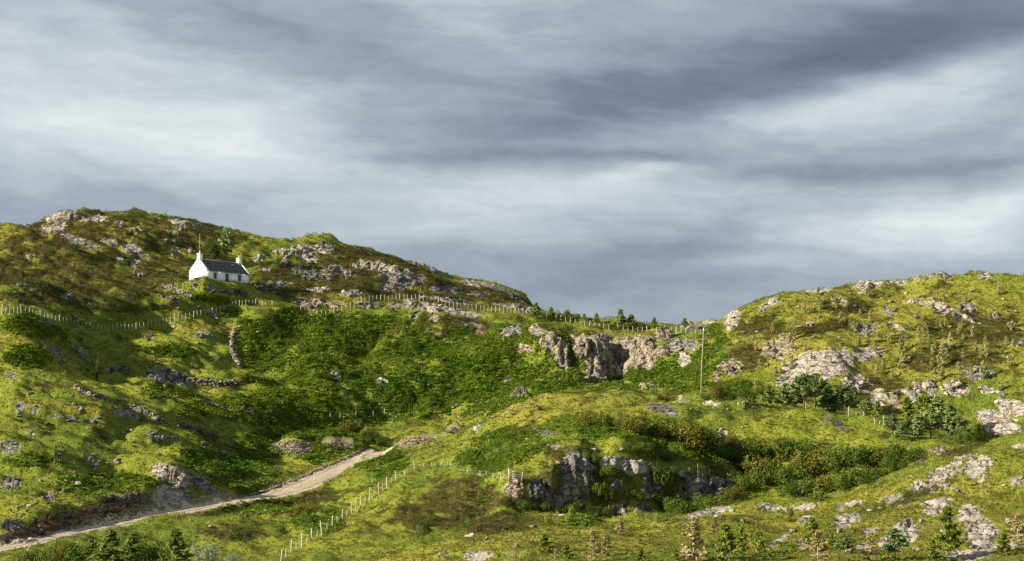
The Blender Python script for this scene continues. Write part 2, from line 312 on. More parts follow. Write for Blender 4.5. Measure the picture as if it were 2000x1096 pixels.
# level ground for the cottage
CT = np.array([-65.2, 408.0]); CTH = R(47); CL, CW = 11.8, 6.0; CZ = 43.75
cx_, cy_ = np.array([math.cos(CTH), math.sin(CTH)]), np.array([-math.sin(CTH), math.cos(CTH)])
cc = CT + cx_ * CL / 2 + cy_ * CW / 2
la = (GX - cc[0]) * cx_[0] + (GY - cc[1]) * cx_[1]; lb = (GX - cc[0]) * cy_[0] + (GY - cc[1]) * cy_[1]
pd = np.maximum(np.abs(la) - CL / 2, np.abs(lb) - CW / 2); wp = 1 - sstep(pd, .8, 6.5)
# a bank of turf before the white gable is added below
GZ = GZ * (1 - wp) + (CZ + .25 - .02 * la + (fbm(GX / 2, GY / 2, 2, 4) * .15)) * wp

c = at(384, 404.5); GZ = GZ + 1.0 * np.exp(-((GX - c[0]) / 3.2) ** 2 - ((GY - c[1]) / 2.2) ** 2)
PU = 1000 + F * GX / GY; PV = HZ - F * GZ / GY
for (u, v, rx, ry, h) in [(570, 884, 4.0, 3.0, 3.2), (660, 880, 4.0, 2.8, 2.8), (800, 868, 3.6, 2.6, 2.2), (838, 856, 3.2, 2.4, 2.0), (882, 848, 2, 2, 1.6)]:      # spoil heaps
    j = int(round((u - US[0]) / 2.6)); i = int(np.searchsorted(SS, 1.9)); i += int(np.nonzero(PV[i:, j] <= v)[0][0])
    x0, y0 = GX[i, j], GY[i, j]; GZ = GZ + h * np.exp(-(((GX - x0) / rx) ** 2 + ((GY - y0) / ry) ** 2) ** 1.3)
PU = 1000 + F * GX / GY; PV = HZ - F * GZ / GY
runmin = np.minimum.accumulate(PV, 0); VIS = (PV <= runmin + 2)
def front(u, v, smin=1.9):
    """first ground met along the line of sight"""
    j = int(np.clip(round((u - US[0]) / 2.6), 0, NU - 1)); i0 = int(np.searchsorted(SS, smin))
    k = np.nonzero(PV[i0:, j] <= v)[0]
    return (i0 + (k[0] if len(k) else 0), j)

# ------------------------------------------------------------ rock outcrops: bearing, sight line, half-sizes, slant, tone, words
PALE, GREY, PINK, DARK, BROWN = 'pale', 'grey', 'pinkish', 'dark', 'brown'
OUT = [
 (118,427,30,9,-8,PALE,'long outcrop along the top left summit'), (192,428,20,6,0,PALE,'low rock band just right of the summit peak'), (100,449,24,7,-10,PALE,'broken ledge below the summit outcrop'), (160,434,17,5,-10,PALE,'small slab tucked under the summit peak'),
 (350,438,20,6,12,PALE,'outcrop breaking the skyline left of the conifer'), (382,442,14,4,18,GREY,'thin ledge on the skyline above the cottage'), (262,452,12,4,0,PALE,'little knob on the grassy summit slope'), (345,455,22,4,6,GREY,'low ledge under the skyline above the cottage'), (230,440,8,4,0,PALE,'single knob high on the green summit slope'),
 (150,472,46,8,22,GREY,'long tilted slab on the upper left hillside'), (212,474,17,7,10,GREY,'rounded slab beside the long tilted slab'), (255,487,24,9,20,GREY,'ribbed slab on the heather shoulder left of the cottage'), (268,500,30,6,14,GREY,'low slab at the foot of the heather shoulder'), (262,517,10,8,-40,PALE,'upright knob left of the cottage'), (238,511,12,5,10,PALE,'small ledge by the upright knob'),
 (60,503,11,4,0,PALE,'lone flat block on the upper left heath'), (130,583,13,8,0,GREY,'split block in the dark heather bank'), (172,595,6,3,0,GREY,'small slab under the dark heather bank'), (338,586,14,6,15,GREY,'rubble beneath the slanting stone dyke'), (310,578,9,5,10,GREY,'little outcrop left of the slanting stone dyke'),
 (340,494,10,5,0,PALE,'knob on the slope behind the chimney'), (368,490,10,5,0,PALE,'pair of knobs above the left gable'), (330,472,14,4,0,GREY,'thin ledge on the slope far above the gable'), (408,565,13,5,5,GREY,'low crag under the cottage window'), (440,569,14,5,5,GREY,'mossy crag under the cottage door'), (468,573,14,5,10,DARK,'dark crag under the cottage corner'), (380,560,9,4,0,GREY,'lichened ledge under the white gable'),
 (588,492,46,9,-3,PALE,'cracked crown of the second hill'), (639,484,19,7,25,GREY,'domed block on the skyline of the second hill'), (601,510,16,6,0,PALE,'ledge below the crown of the second hill'), (554,514,10,5,0,PALE,'small knob right of the far chimney'), (519,528,13,6,0,GREY,'outcrop level with the cottage roof'), (503,506,12,6,-20,PALE,'broken ledge at the left end of the second hill'),
 (607,538,38,11,6,GREY,'scattered crag on the middle of the second hill'), (650,530,24,12,10,GREY,'jagged crag right of the scattered crag'), (677,536,13,9,0,GREY,'rounded buttress beside the heather gully'), (541,556,26,7,0,GREY,'low crag to the right of the cottage'), (575,528,9,5,0,PALE,'small knob in the middle of the second hill'),
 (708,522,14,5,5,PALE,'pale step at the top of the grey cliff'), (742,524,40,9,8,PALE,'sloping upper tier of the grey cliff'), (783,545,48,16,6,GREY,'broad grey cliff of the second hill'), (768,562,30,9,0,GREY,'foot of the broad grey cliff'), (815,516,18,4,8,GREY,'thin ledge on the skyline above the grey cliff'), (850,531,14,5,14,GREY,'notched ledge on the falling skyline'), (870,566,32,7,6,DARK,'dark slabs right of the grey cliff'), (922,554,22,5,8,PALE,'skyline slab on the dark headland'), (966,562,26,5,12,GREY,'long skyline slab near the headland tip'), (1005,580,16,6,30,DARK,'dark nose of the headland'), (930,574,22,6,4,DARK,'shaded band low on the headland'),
 (877,589,46,5,6,PALE,'pale band behind the far fence'), (985,601,38,6,5,GREY,'long rock band behind the far fence'), (1026,608,11,8,10,PALE,'white boulder at the headland foot by the fence'),
 (620,567,19,6,0,PALE,'whitish boulder on the yellow grass shelf'), (686,573,18,7,0,PALE,'blocky outcrop at the start of the far fence'), (601,594,26,9,5,PINK,'reddish crag below the yellow grass shelf'), (651,597,13,7,10,PINK,'small reddish crag above the bracken'), (720,598,26,5,0,GREY,'row of low rocks under the far fence'), (770,600,14,5,0,GREY,'short ledge under the far fence'), (822,599,34,8,12,PALE,'ribbed outcrop under the far fence'), (897,610,40,6,12,PALE,'thin slabs trailing below the fence'), (809,617,7,8,0,GREY,'upright block below the ribbed outcrop'), (848,622,8,6,0,PALE,'pointed block in the brown scree'), (922,636,22,5,10,GREY,'low slab in the brown scree'), (860,655,14,5,0,BROWN,'brown scree patch above the bracken'), (935,652,16,6,0,BROWN,'brown broken ground left of the quarry'),
 (995,649,25,11,-20,GREY,'mossy crag at the left end of the shelf'), (1022,682,16,7,0,PINK,'low reddish block in the bracken'), (1046,649,18,9,10,GREY,'crag over the left end of the quarry'), (1074,671,15,15,0,PINK,'pale pink buttress left of the quarry'), (1096,690,12,21,5,PINK,'tall pink pillar of the quarry'), (1105,713,7,13,0,PALE,'pale tooth at the foot of the pink pillar'), (1123,676,7,20,-15,PINK,'leaning rib beside the pink pillar'), (1140,682,18,19,0,PINK,'orange tinted wall of the quarry'), (1170,698,24,36,0,GREY,'main grey face of the quarry'), (1193,705,11,28,0,DARK,'dark side of the main quarry face'), (1213,715,12,20,0,DARK,'deep black cleft of the quarry'), (1233,692,17,26,0,DARK,'right wall of the black cleft'), (1252,690,13,24,0,GREY,'rounded pillar right of the cleft'), (1268,697,11,22,0,PINK,'pinkish pillar at the right end of the quarry'), (1232,668,34,7,0,GREY,'grassy topped ledge over the cleft'), (1295,653,12,11,0,PALE,'square block standing above the quarry'), (1270,662,22,4,5,GREY,'flat slab left of the square block'), (1290,690,22,8,-15,PALE,'sloping ledge right of the quarry'), (1336,706,12,15,0,PALE,'heart shaped white boulder by the pole'), (1334,675,27,12,0,GREY,'mossy crag left of the pole'), (1353,637,24,6,0,GREY,'low dark outcrop on the skyline by the pole'), (1382,630,12,4,0,PALE,'skyline slab above the pole'),
 (1154,742,15,4,10,PALE,'flat stones below the quarry'), (1262,756,17,4,0,PALE,'stone litter in the bracken bowl'), (985,743,14,4,15,PALE,'slab in the bracken left of the cairn'),
 (1428,624,13,19,25,PALE,'white rocks at the left edge of the right hill'), (1506,591,14,7,-15,PALE,'white boulder near the right hill skyline'), (1596,568,22,5,-5,PALE,'bright slab along the right hill skyline'), (1693,557,25,11,-10,PALE,'biggest white outcrop on the right skyline'), (1753,552,20,4,0,PALE,'low white band on the right skyline'), (1790,546,12,4,0,PALE,'small white knob on the right skyline'), (1833,540,22,6,0,GREY,'brown topped crag on the right summit'), (1925,541,14,4,0,PALE,'knob on the right edge of the skyline'), (1485,605,7,5,0,PALE,'small white knob under the right skyline'), (1636,588,12,7,0,PALE,'stepped knob high on the right hill'), (1650,595,8,7,30,PALE,'tilted block by the stepped knob'), (1581,634,7,5,0,PALE,'lone white block in the right hill grass'), (1688,643,20,9,5,GREY,'shadowed crag in the middle of the right hill'), (1751,640,16,5,20,PALE,'sloping white ledge right of the shadowed crag'), (1733,609,11,6,20,GREY,'leaning block high on the right hill'), (1782,588,18,4,-8,PALE,'long pale step high on the right hill'),
 (1834,601,30,8,12,PALE,'long outcrop high on the right hill'), (1887,602,18,8,10,GREY,'grey shoulder right of the long outcrop'), (1883,622,30,4,24,PALE,'thin ramp under the long outcrop'), (1941,617,10,6,20,PALE,'block by the right edge high on the hill'), (1975,636,9,6,10,PALE,'block above the right edge saplings'), (1990,672,12,6,10,GREY,'dark ledge at the right edge'), (1519,681,30,18,-12,PINK,'pink crag on the left of the right hill'), (1426,718,18,15,0,PINK,'pink buttress above the hazel bush'), (1396,735,6,10,0,PINK,'narrow rib beside the pink buttress'), (1594,716,66,26,-14,PALE,'great pale slab of the right hill'), (1690,692,28,12,-10,PALE,'split ledge right of the great slab'), (1519,744,10,8,30,PALE,'white boulder at the slab foot'), (1672,748,26,13,15,PALE,'white blocks below the split ledge'), (1716,780,15,20,10,PALE,'leaning white slab above the fence'), (1746,783,14,19,0,PINK,'brownish buttress above the fence'), (1798,764,30,15,-12,PALE,'stepped white crag above the pines'), (1863,760,25,12,5,PALE,'rounded white boulder over the pines'), (1905,730,28,11,12,GREY,'shadowed crag over the rounded boulder'), (1930,764,24,6,8,PALE,'low white ledge right of the rounded boulder'), (1976,796,30,14,15,PALE,'upper slab at the right edge'), (1950,828,42,19,24,PALE,'big sweeping slab at the right edge'), (1992,870,18,9,10,PALE,'white boulder below the sweeping slab'),
 (87,682,8,8,0,GREY,'rounded block on the left green knoll'), (108,687,18,7,15,GREY,'scatter of blocks across the left green knoll'), (122,706,9,5,0,GREY,'pair of blocks below the left knoll'), (158,687,18,8,42,GREY,'diagonal rib left of the thin birch'), (332,740,48,18,12,GREY,'big layered crag in the left field'), (222,723,22,5,-8,GREY,'wall like ledge left of the layered crag'), (401,656,28,4,5,GREY,'long flat ledge left of the stone dyke'), (286,662,11,6,0,GREY,'small star shaped crag in the field'), (18,736,15,6,15,GREY,'slab at the left edge above the fields'), (41,800,14,13,40,GREY,'leaning slabs at the left edge'), (123,821,26,6,8,GREY,'whaleback slab in the lower left field'), (243,811,28,8,14,GREY,'smooth tapering slab in the field'), (158,800,8,5,0,PALE,'little pointed rock left of the tapering slab'), (315,858,30,8,6,GREY,'dark whaleback by the broken dyke'), (89,632,18,7,20,GREY,'rocks in the grass under the left fence'), (65,808,8,7,0,GREY,'small slab right of the leaning slabs'), (180,826,18,5,10,GREY,'low rocks right of the whaleback slab'),
 (15,879,26,12,20,GREY,'lichened crag at the left edge'), (179,899,19,6,18,GREY,'slanting ledge on the dark green slope'), (184,914,6,5,0,PALE,'round boulder under the slanting ledge'), (19,946,20,14,15,GREY,'lichened crag low on the left edge'), (96,973,9,7,30,PALE,'leaning white rock above the bank'), (110,894,6,8,30,GREY,'fin of rock on the dark green slope'), (60,850,14,5,20,GREY,'slanting rocks by the left edge'), (327,930,28,13,14,PALE,'top of the roadside crag'), (356,938,22,16,30,PALE,'split shoulder of the roadside crag'), (328,972,30,20,2,PALE,'layered slab cut beside the track'), (396,950,30,15,20,GREY,'rounded back of the roadside crag'), (366,972,10,9,0,GREY,'fallen block by the roadside crag'), (25,1026,22,13,0,GREY,'blocks at the left end of the bank'), (150,930,12,4,10,GREY,'sliver of rock in the dark green slope'),
 (230,985,60,14,-14,BROWN,'earthy rubble face of the bank by the track'), (110,1022,55,14,-16,BROWN,'reddish earth face low on the bank'), (45,1050,40,10,-12,BROWN,'grey rubble foot of the bank'),
 (1002,958,14,19,0,PINK,'pointed pink rock under the gate'), (1047,955,13,16,10,GREY,'leaning flake right of the gate'), (1068,961,10,15,8,GREY,'second leaning flake right of the gate'), (1092,973,14,15,0,GREY,'rounded flake low on the crag'), (1125,920,26,28,0,DARK,'dark lichened head of the left crag'), (1116,962,14,14,0,PINK,'tan hollow in the left crag'), (1138,950,12,26,0,DARK,'dark edge of the left crag'), (1231,912,44,12,8,PALE,'flat topped middle crag'), (1269,946,15,25,0,GREY,'right hand pillar of the middle crag'), (1203,949,11,8,0,GREY,'mossy rock in the gap between crags'), (1335,931,12,9,0,GREY,'upper block of the right crag'), (1341,961,12,9,0,GREY,'lower block of the right crag'), (1365,952,16,21,0,GREY,'speckled pillar of the right crag'), (1395,955,14,17,0,DARK,'dark middle of the right crag'), (1422,952,20,12,6,GREY,'flat end of the right crag'), (1209,998,13,11,0,GREY,'rock behind the small rail fence'), (1257,998,16,11,15,GREY,'lichened rock low in the gully'), (1062,848,22,5,10,DARK,'dark bare slab on the central hill'), (1082,877,15,4,10,GREY,'bare strip above the left crag'), (930,1088,26,9,-10,PALE,'white rocks at the bottom edge'), (914,1049,11,4,-15,PALE,'slab by the foreground grass edge'),
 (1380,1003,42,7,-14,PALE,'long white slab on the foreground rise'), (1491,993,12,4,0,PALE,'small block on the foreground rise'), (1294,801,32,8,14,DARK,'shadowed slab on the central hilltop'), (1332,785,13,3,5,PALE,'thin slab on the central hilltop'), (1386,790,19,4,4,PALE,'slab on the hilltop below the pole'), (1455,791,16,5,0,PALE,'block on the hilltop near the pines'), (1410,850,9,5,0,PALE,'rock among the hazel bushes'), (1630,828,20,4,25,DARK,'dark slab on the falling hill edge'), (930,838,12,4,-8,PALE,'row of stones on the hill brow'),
 (1505,995,25,6,3,PALE,'blocky ledge on the foreground spur'), (1574,993,25,4,0,PALE,'flat ledge right of the blocky ledge'), (1655,1012,24,12,-28,PALE,'leaning cluster on the spur'), (1571,1018,15,9,-20,PALE,'cluster left of the leaning cluster'), (1517,1060,24,5,-30,PALE,'slanting slab low on the spur'), (1790,955,12,9,0,PALE,'block left of the bright crag'), (1814,954,8,9,0,GREY,'dark sided block beside the bright crag'), (1840,932,24,11,-15,PALE,'bright crag in the middle of the spur'), (1866,911,10,8,-15,PALE,'rocks stepping up the spur'), (1910,917,20,19,10,PALE,'white head of the spur'), (1885,892,22,6,-15,PALE,'skyline rocks of the spur'), (1739,975,18,6,-10,PALE,'small cluster on the spur edge'), (1826,991,22,12,-10,PALE,'rubbly white patch under the bright crag'), (1769,1041,16,19,10,PALE,'upright rocks low on the spur'), (1892,1010,19,15,0,PALE,'white blocks beside the dark hollow'), (1917,1044,24,20,0,PALE,'layered rocks under the white blocks'), (1850,956,13,3,0,PALE,'sliver under the bright crag'), (1985,943,13,5,0,PALE,'rocks near the right edge of the spur'), (1958,1066,36,6,-4,PALE,'long slab in the bottom right'), (1886,1087,40,8,-8,PALE,'rounded rocks in the bottom right corner'), (1731,1062,12,12,0,PALE,'rocks behind the little pine'), (1697,1041,11,4,-10,PALE,'sliver low on the spur'), (1688,1069,14,7,0,PALE,'rocks at the foot of the spur'), (1832,884,13,6,5,PINK,'pink boulder in the gully head'), (1797,900,15,6,12,GREY,'grey boulder in the gully head'), (1568,1063,12,12,0,PINK,'pinkish boulder behind the foreground bushes'), (1662,988,22,4,-20,PALE,'thin edge of rock along the spur crest'),
 (1130,740,10,4,0,GREY,'mossy rocks below the main face'), (745,748,11,5,8,PALE,'white stone cluster in the bracken'), (657,735,16,6,4,PALE,'low boulder below the dark green hollow'), (700,670,7,4,0,GREY,'stone in the shaded bracken'), (475,798,16,4,4,GREY,'flat rock by the short stone dyke'), (40,560,10,4,0,GREY,'ledge in the heather at the left edge'),
]
RK = np.full(GX.shape, -1, dtype=int); FLD = np.full(GX.shape, -9.0)
nz = fbm(GX / 1.7 + GZ * .3, GY / 2.2 + GZ * .25, 3, 51) * 1.0
def ellipse(e, grow=1.0):
    u, v, ru, rv, rot = e[:5]
    i, j = front(u, v); d0 = GY[i, j]
    ru *= grow; rv *= grow; m = max(ru, rv) * 1.6
    j0, j1 = max(0, int((u - m - US[0]) / 2.6)), min(NU, int((u + m - US[0]) / 2.6) + 2)
    sl = (slice(None), slice(j0, j1)); c, s_ = math.cos(R(rot)), math.sin(R(rot))
    du = PU[sl] - u; dv = PV[sl] - v
    a = (du * c + dv * s_) / ru; b = (-du * s_ + dv * c) / rv
    f = 1 - a * a - b * b
    lim = 8 + rv / F * d0 * 5
    return sl, np.where(np.abs(GY[sl] - d0) < lim, f, -9), d0
def cliff(e): return (1050 < e[0] < 1315 and 640 < e[1] < 748) or (985 < e[0] < 1450 and 888 < e[1] < 1002)
for k, e in enumerate(OUT):
    sl, f, d0 = ellipse(e, 1.34 if cliff(e) else (1.0 if e[5] == GREY and e[0] < 1040 else 1.38 if e[0] > 1600 and e[1] > 880 else 1.2 if e[2] > 20 else 1.12))
    f = np.where(f > -3, f + nz[sl] * (.7 if cliff(e) or 'slab' in e[6] and e[2] > 20 else 1.4) - .05, f)
    better = (f > 0) & (f > FLD[sl])
    FLD[sl] = np.where(better, f, FLD[sl]); RK[sl] = np.where(better, k, RK[sl])
rock = np.clip(FLD, 0, 1); rockm = sstep(FLD, 0, .35)

# cover masks, as places on the land
def field(specs):
    acc = np.zeros(GX.shape)
    for e in specs:
        sl, f, d0 = ellipse(e); acc[sl] = np.maximum(acc[sl], np.clip(f * 1.6, 0, 1))
    return acc
BRACK = [(700,700,270,90,0), (900,760,260,60,0), (1000,700,160,80,0), (640,650,220,50,5), (600,800,300,40,0), (1260,735,140,40,-15), (1340,730,70,50,0), (430,588,70,9,8), (330,770,60,20,0), (450,612,30,14,0), (400,900,90,26,0), (470,930,90,40,0), (220,950,120,26,0), (60,905,70,16,0), (600,870,160,40,0),
         (500,990,90,20,0), (1000,870,90,40,0), (1180,840,180,28,0), (950,900,70,28,0), (1350,880,160,40,0), (60,640,90,22,10), (560,560,10,5,0), (1130,1020,40,14,0), (740,900,60,40,0), (60,700,60,30,0), (620,1020,60,30,0), (330,690,60,12,0), (1390,690,40,60,0), (1440,760,80,20,0)]
HEATH_SHADE = [(150,540,240,60,6), (170,578,190,18,0), (170,578,190,18,0), (700,520,170,40,10), (800,560,220,40,8), (90,470,90,14,0), (1150,945,180,60,0), (1400,940,70,40,0), (200,520,230,40,6), (120,580,170,20,0), (250,600,120,12,0), (60,480,100,20,0), (600,545,130,50,0), (850,560,200,30,8), (960,580,90,20,12), (900,980,100,55,0), (850,1010,120,40,0), (960,1020,100,30,0), (600,985,80,26,-20), (450,1040,80,20,0), (860,640,120,28,0), (1050,650,70,20,0),  # heather; on the upper left it also paints in cloud shadow
         (1700,760,80,30,0), (1900,640,120,40,0), (1850,700,140,30,0), (1480,640,60,30,0), (1460,700,50,30,0), (1800,965,90,12,-20), (1880,880,60,12,-20), (1700,1000,50,10,-20), (1030,985,80,22,0), (1030,985,80,22,0), (1290,955,80,40,0), (250,450,260,44,4), (1120,890,70,18,0), (1600,640,80,12,-10), (340,520,90,20,0), (1030,845,70,12,0), (1650,600,60,20,0), (720,540,60,18,0)]
STRAW_SUN = [(1120,645,150,11,4), (640,575,90,10,0), (1050,1045,200,22,-6), (830,1075,120,22,-8), (1300,1060,160,18,0), (60,660,70,14,0), (700,590,60,10,0), (400,640,90,12,0), (1500,1040,120,16,-20), (1230,650,110,10,0), (150,800,120,10,8), (1800,1060,90,20,0)]  # straw grass; on the bottom foreground rise it also paints the sunlit band
bn = fbm(GX / 7, GY / 9, 4, 61) * 1.25; hn = fbm(GX / 5, GY / 6, 3, 62)
FB = field(BRACK); FH = field(HEATH_SHADE)
A_BR = sstep(FB * .72 + (bn * 1.0 + fbm(GX / 2.5, GY / 3, 3, 64) * .55) * (.35 + .65 * np.clip(FB * 3, 0, 1)), .1, .95) * (1 - rockm)
A_HE = sstep(FH * .98 + hn * 1.1 + fbm(GX / 2.2, GY / 2.6, 3, 65) * .6, .2, 1.0) * (1 - rockm)
A_HE = np.maximum(A_HE, sstep(fbm(GX / 8, GY / 6, 4, 63), .22, .4) * .5 * sstep(GY, 170, 260) * (1 - rockm)); A_HE *= (1 - .85 * A_BR)
A_ST = sstep(field(STRAW_SUN) + hn * .6, .2, .7)
A_ST = np.maximum(A_ST, .62 * sstep(field([(1760, 650, 420, 130, 0), (1700, 1010, 520, 110, 0), (1100, 800, 260, 40, 0), (200, 470, 300, 60, 5)]) + hn * .7, .1, .8))
roadm = np.zeros(GX.shape); wob = fbm(GX[150:460] / 2.5, GY[150:460] / 2.5, 3, 72)
roadm[150:460] = sstep(-rd + wob * .9, -2.8, -2.4) * (rpar < 158.8)
A_SO = np.zeros(GX.shape); A_SO[150:460] = sstep(-rd + wob * 1.2, -3.7, -2.9)
HEAPS = [(570,874,46,15,4), (662,868,42,13,0), (815,860,48,9,-14), (880,838,20,8,-10)]
heapf = field(HEAPS); A_SO = np.maximum(A_SO, np.clip(heapf * 2, 0, 1)); A_BR *= 1 - np.clip(heapf * 2, 0, 1); A_HE *= 1 - np.clip(heapf * 2, 0, 1)
# lumpy bracken and heather canopy in the ground itself, blocks in the rock
GZ = GZ + A_BR * (billow(GX / 2.4, GY / 2.4, 2, 21) * .35 + .15) + A_HE * billow(GX / 1.7, GY / 1.9, 2, 22) * .28
def normals():
    P = np.stack([GX, GY, GZ], -1); a = np.gradient(P, axis=1); b = np.gradient(P, axis=0)
    n = np.cross(a, b); return n / (np.linalg.norm(n, axis=-1, keepdims=True) + 1e-9)
NRM = normals()
mk = rockm > 0
X, Y, Z = GX[mk], GY[mk], GZ[mk]; CLF = np.array([cliff(e) for e in OUT] + [False])[RK[mk]]; SLB = np.array(['slab' in e[6] for e in OUT] + [False])[RK[mk]]
Z = np.where(CLF, Z * .45, Z)
wx = fbm(X / 3, Y / 3, 2, 41) * .8
f1, f2, v1 = worley(X / np.where(CLF, 3.0, 2.1) + wx * .3, Y / np.where(CLF, 3.2, 2.4), Z / np.where(CLF, 3.0, 1.5) + X * .12, 3)
g1, g2, v2 = worley(X / .75, Y / .9, Z / .5 + X * .1, 4)
disp = (np.where(CLF, .15, .05) + (v1 - .35) * np.where(CLF, 1.05, .75) - np.clip(.16 - (f2 - f1), 0, .16) * 2.4 + (v2 - .5) * np.where(CLF, .18, .30) - np.clip(.14 - (g2 - g1), 0, .14) * 1.0)
disp = disp - CLF * (np.clip(.42 - np.abs(perlin(X / 2.6 + wx * .4, Z * .12, 88)) * 2, 0, 1) * 1.6 - .3)
disp = disp * rockm[mk] * np.where(SLB, .35, 1.0) * np.clip(Y / 330, .45, 1.15)
GX[mk] += NRM[mk][:, 0] * disp * .8; GY[mk] += NRM[mk][:, 1] * disp; GZ[mk] += NRM[mk][:, 2] * disp
PU = 1000 + F * GX / GY; PV = HZ - F * GZ / GY
NRM = normals()
SLOPE = NRM[..., 2]

# ------------------------------------------------------------ materials
def new_mat(name):
    m = bpy.data.materials.new(name); m.use_nodes = True; k = NT(m.node_tree); k.n.clear()
    out = k.new('ShaderNodeOutputMaterial'); b = k.new('ShaderNodeBsdfPrincipled'); k.l.new(b.outputs[0], out.inputs[0])
    b.inputs['Roughness'].default_value = .9; b.inputs['Specular IOR Level'].default_value = .15
    geo = k.new('ShaderNodeNewGeometry')
    return m, k, b, geo.outputs['Position'], out
def bump(k, b, h, dist, strength=1.0):
    n = k.new('ShaderNodeBump'); n.inputs['Distance'].default_value = dist; n.inputs['Strength'].default_value = strength
    k.put(n.inputs['Height'], h); k.l.new(n.outputs[0], b.inputs['Normal'])
def attr(k, name):
    n = k.new('ShaderNodeAttribute'); n.attribute_name = name; return n.outputs['Fac']
G_YEL = (.200, .222, .024); G_GRN = (.130, .172, .018); G_DEEP = (.080, .120, .014); G_STR = (.29, .245, .045); G_HEA = (.080, .068, .022); G_HE2 = (.115, .112, .020); G_BRK = (.088, .145, .014)
def grass_col(k, pos):
    a = k.noise(pos, .055, 4, .55); b = k.noise(k.vm('MULTIPLY', pos, (1, .8, 1.4)), .55, 4, .6); c = k.noise(pos, 2.6, 3, .6)
    t = k.m('ADD', k.m('MULTIPLY', a, .50), k.m('ADD', k.m('MULTIPLY', b, .32), k.m('MULTIPLY', c, .18)))
    return k.ramp(t, [(.36, G_DEEP), (.46, G_GRN), (.56, G_YEL), (.72, (.25, .235, .045))])
def ground_mat():
    m, k, b, pos, out = new_mat('moor_ground')
    g = grass_col(k, pos)
    n = k.noise(pos, 1.3, 4, .6); n2 = k.noise(pos, 5, 3, .6)
    hc = k.ramp(n, [(.35, (.045, .040, .014)), (.5, G_HEA), (.62, G_HE2), (.75, (.13, .08, .04))])
    bc = k.ramp(n, [(.33, (.060, .105, .012)), (.5, G_BRK), (.7, (.13, .19, .018))])
    st = k.ramp(n2, [(.35, (.20, .17, .03)), (.65, G_STR)])
    so = k.ramp(n2, [(.3, (.10, .075, .045)), (.5, (.22, .18, .12)), (.7, (.38, .33, .25))])
    def edge(a, w=.5): return k.maprange(k.m('ADD', attr(k, a), k.m('MULTIPLY', k.m('SUBTRACT', n2, .5), w)), .25, .75)
    c = k.mix(k.m('MULTIPLY', edge('straw'), .55), g, st)
    c = k.mix(k.m('MULTIPLY', edge('bracken'), .85), c, bc)
    c = k.mix(k.m('MULTIPLY', edge('heather'), .85), c, hc)
    c = k.mix(edge('soil'), c, so)
    k.l.new(c, b.inputs['Base Color'])
    h = k.m('ADD', k.m('MULTIPLY', k.noise(pos, 2.2, 4, .65), 1.0), k.m('MULTIPLY', k.noise(pos, 9, 3, .6), .4))
    bump(k, b, h, .45); return m
def rock_mat(name, base, dark, lichen, warm=None, crack=(.45, .45, 1.25)):
    m, k, b, pos, out = new_mat(name)
    st = k.vm('MULTIPLY', pos, (.8, .8, 2.2))
    n = k.noise(st, .9, 6, .65, .4); n2 = k.noise(pos, 3.4, 5, .65); n3 = k.noise(pos, .35, 3, .5)
    c = k.ramp(n, [(.30, dark), (.44, tuple(.6 * x + .4 * y for x, y in zip(base, dark))), (.54, base), (.72, lichen)])
    c = k.mix(k.maprange(n2, .56, .70), c, tuple(x * 1.0 for x in dark))
    if warm: c = k.mix(k.m('MULTIPLY', k.maprange(n3, .42, .62), .8), c, warm)
    moss = k.maprange(k.noise(pos, 1.7, 4, .6), .60, .70)
    c = k.mix(k.m('MULTIPLY', moss, .75), c, (.075, .075, .020))
    wv = k.new('ShaderNodeTexNoise'); wv.inputs['Scale'].default_value = .8; k.l.new(pos, wv.inputs['Vector'])
    wp_ = k.vm('ADD', k.vm('MULTIPLY', pos, crack), k.vm('MULTIPLY', wv.outputs['Color'], (1.2, 1.2, 1.2)))
    vo = k.new('ShaderNodeTexVoronoi', feature='DISTANCE_TO_EDGE'); vo.inputs['Scale'].default_value = 1.0; k.l.new(wp_, vo.inputs['Vector'])
    ck = k.maprange(vo.outputs['Distance'], .015, .10)
    c = k.mix(k.m('MULTIPLY', k.m('SUBTRACT', 1.0, ck), .62), c, tuple(x * .6 for x in dark))
    k.l.new(c, b.inputs['Base Color'])
    h = k.m('ADD', k.m('ADD', n, k.m('MULTIPLY', ck, .5)), k.m('MULTIPLY', k.noise(pos, 5, 4, .7), .4)); bump(k, b, h, .6); return m
M = {}
M['ground'] = ground_mat()
M[PALE] = rock_mat('pale_gneiss', (.42, .395, .34), (.15, .135, .11), (.56, .53, .46), (.42, .36, .28), (.30, .30, .85))
M[GREY] = rock_mat('grey_gneiss', (.27, .255, .225), (.07, .064, .055), (.42, .40, .36))
M[PINK] = rock_mat('pink_gneiss', (.31, .26, .20), (.10, .08, .06), (.44, .41, .35), (.33, .26, .185))
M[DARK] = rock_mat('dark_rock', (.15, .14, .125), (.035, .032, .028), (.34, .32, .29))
M[BROWN] = rock_mat('earthy_rubble', (.20, .155, .105), (.075, .055, .038), (.32, .28, .22), (.23, .125, .06))
M['quarry'] = rock_mat('quarry_face', (.30, .265, .215), (.075, .064, .05), (.43, .40, .34), (.32, .255, .185), (.55, .55, .16))
M['crag'] = rock_mat('lichened_crag', (.21, .205, .19), (.055, .052, .047), (.42, .41, .38), None, (.65, .65, .3))
def simple(name, col, rough=.8, noise_amt=.25, scale=2.0, spec=.2):
    m, k, b, pos, out = new_mat(name)
    n = k.noise(pos, scale, 5, .6)
    c = k.ramp(n, [(.3, tuple(x * (1 - noise_amt) for x in col)), (.7, tuple(min(1, x * (1 + noise_amt)) for x in col))])
    k.l.new(c, b.inputs['Base Color']); b.inputs['Roughness'].default_value = rough; b.inputs['Specular IOR Level'].default_value = spec
    return m
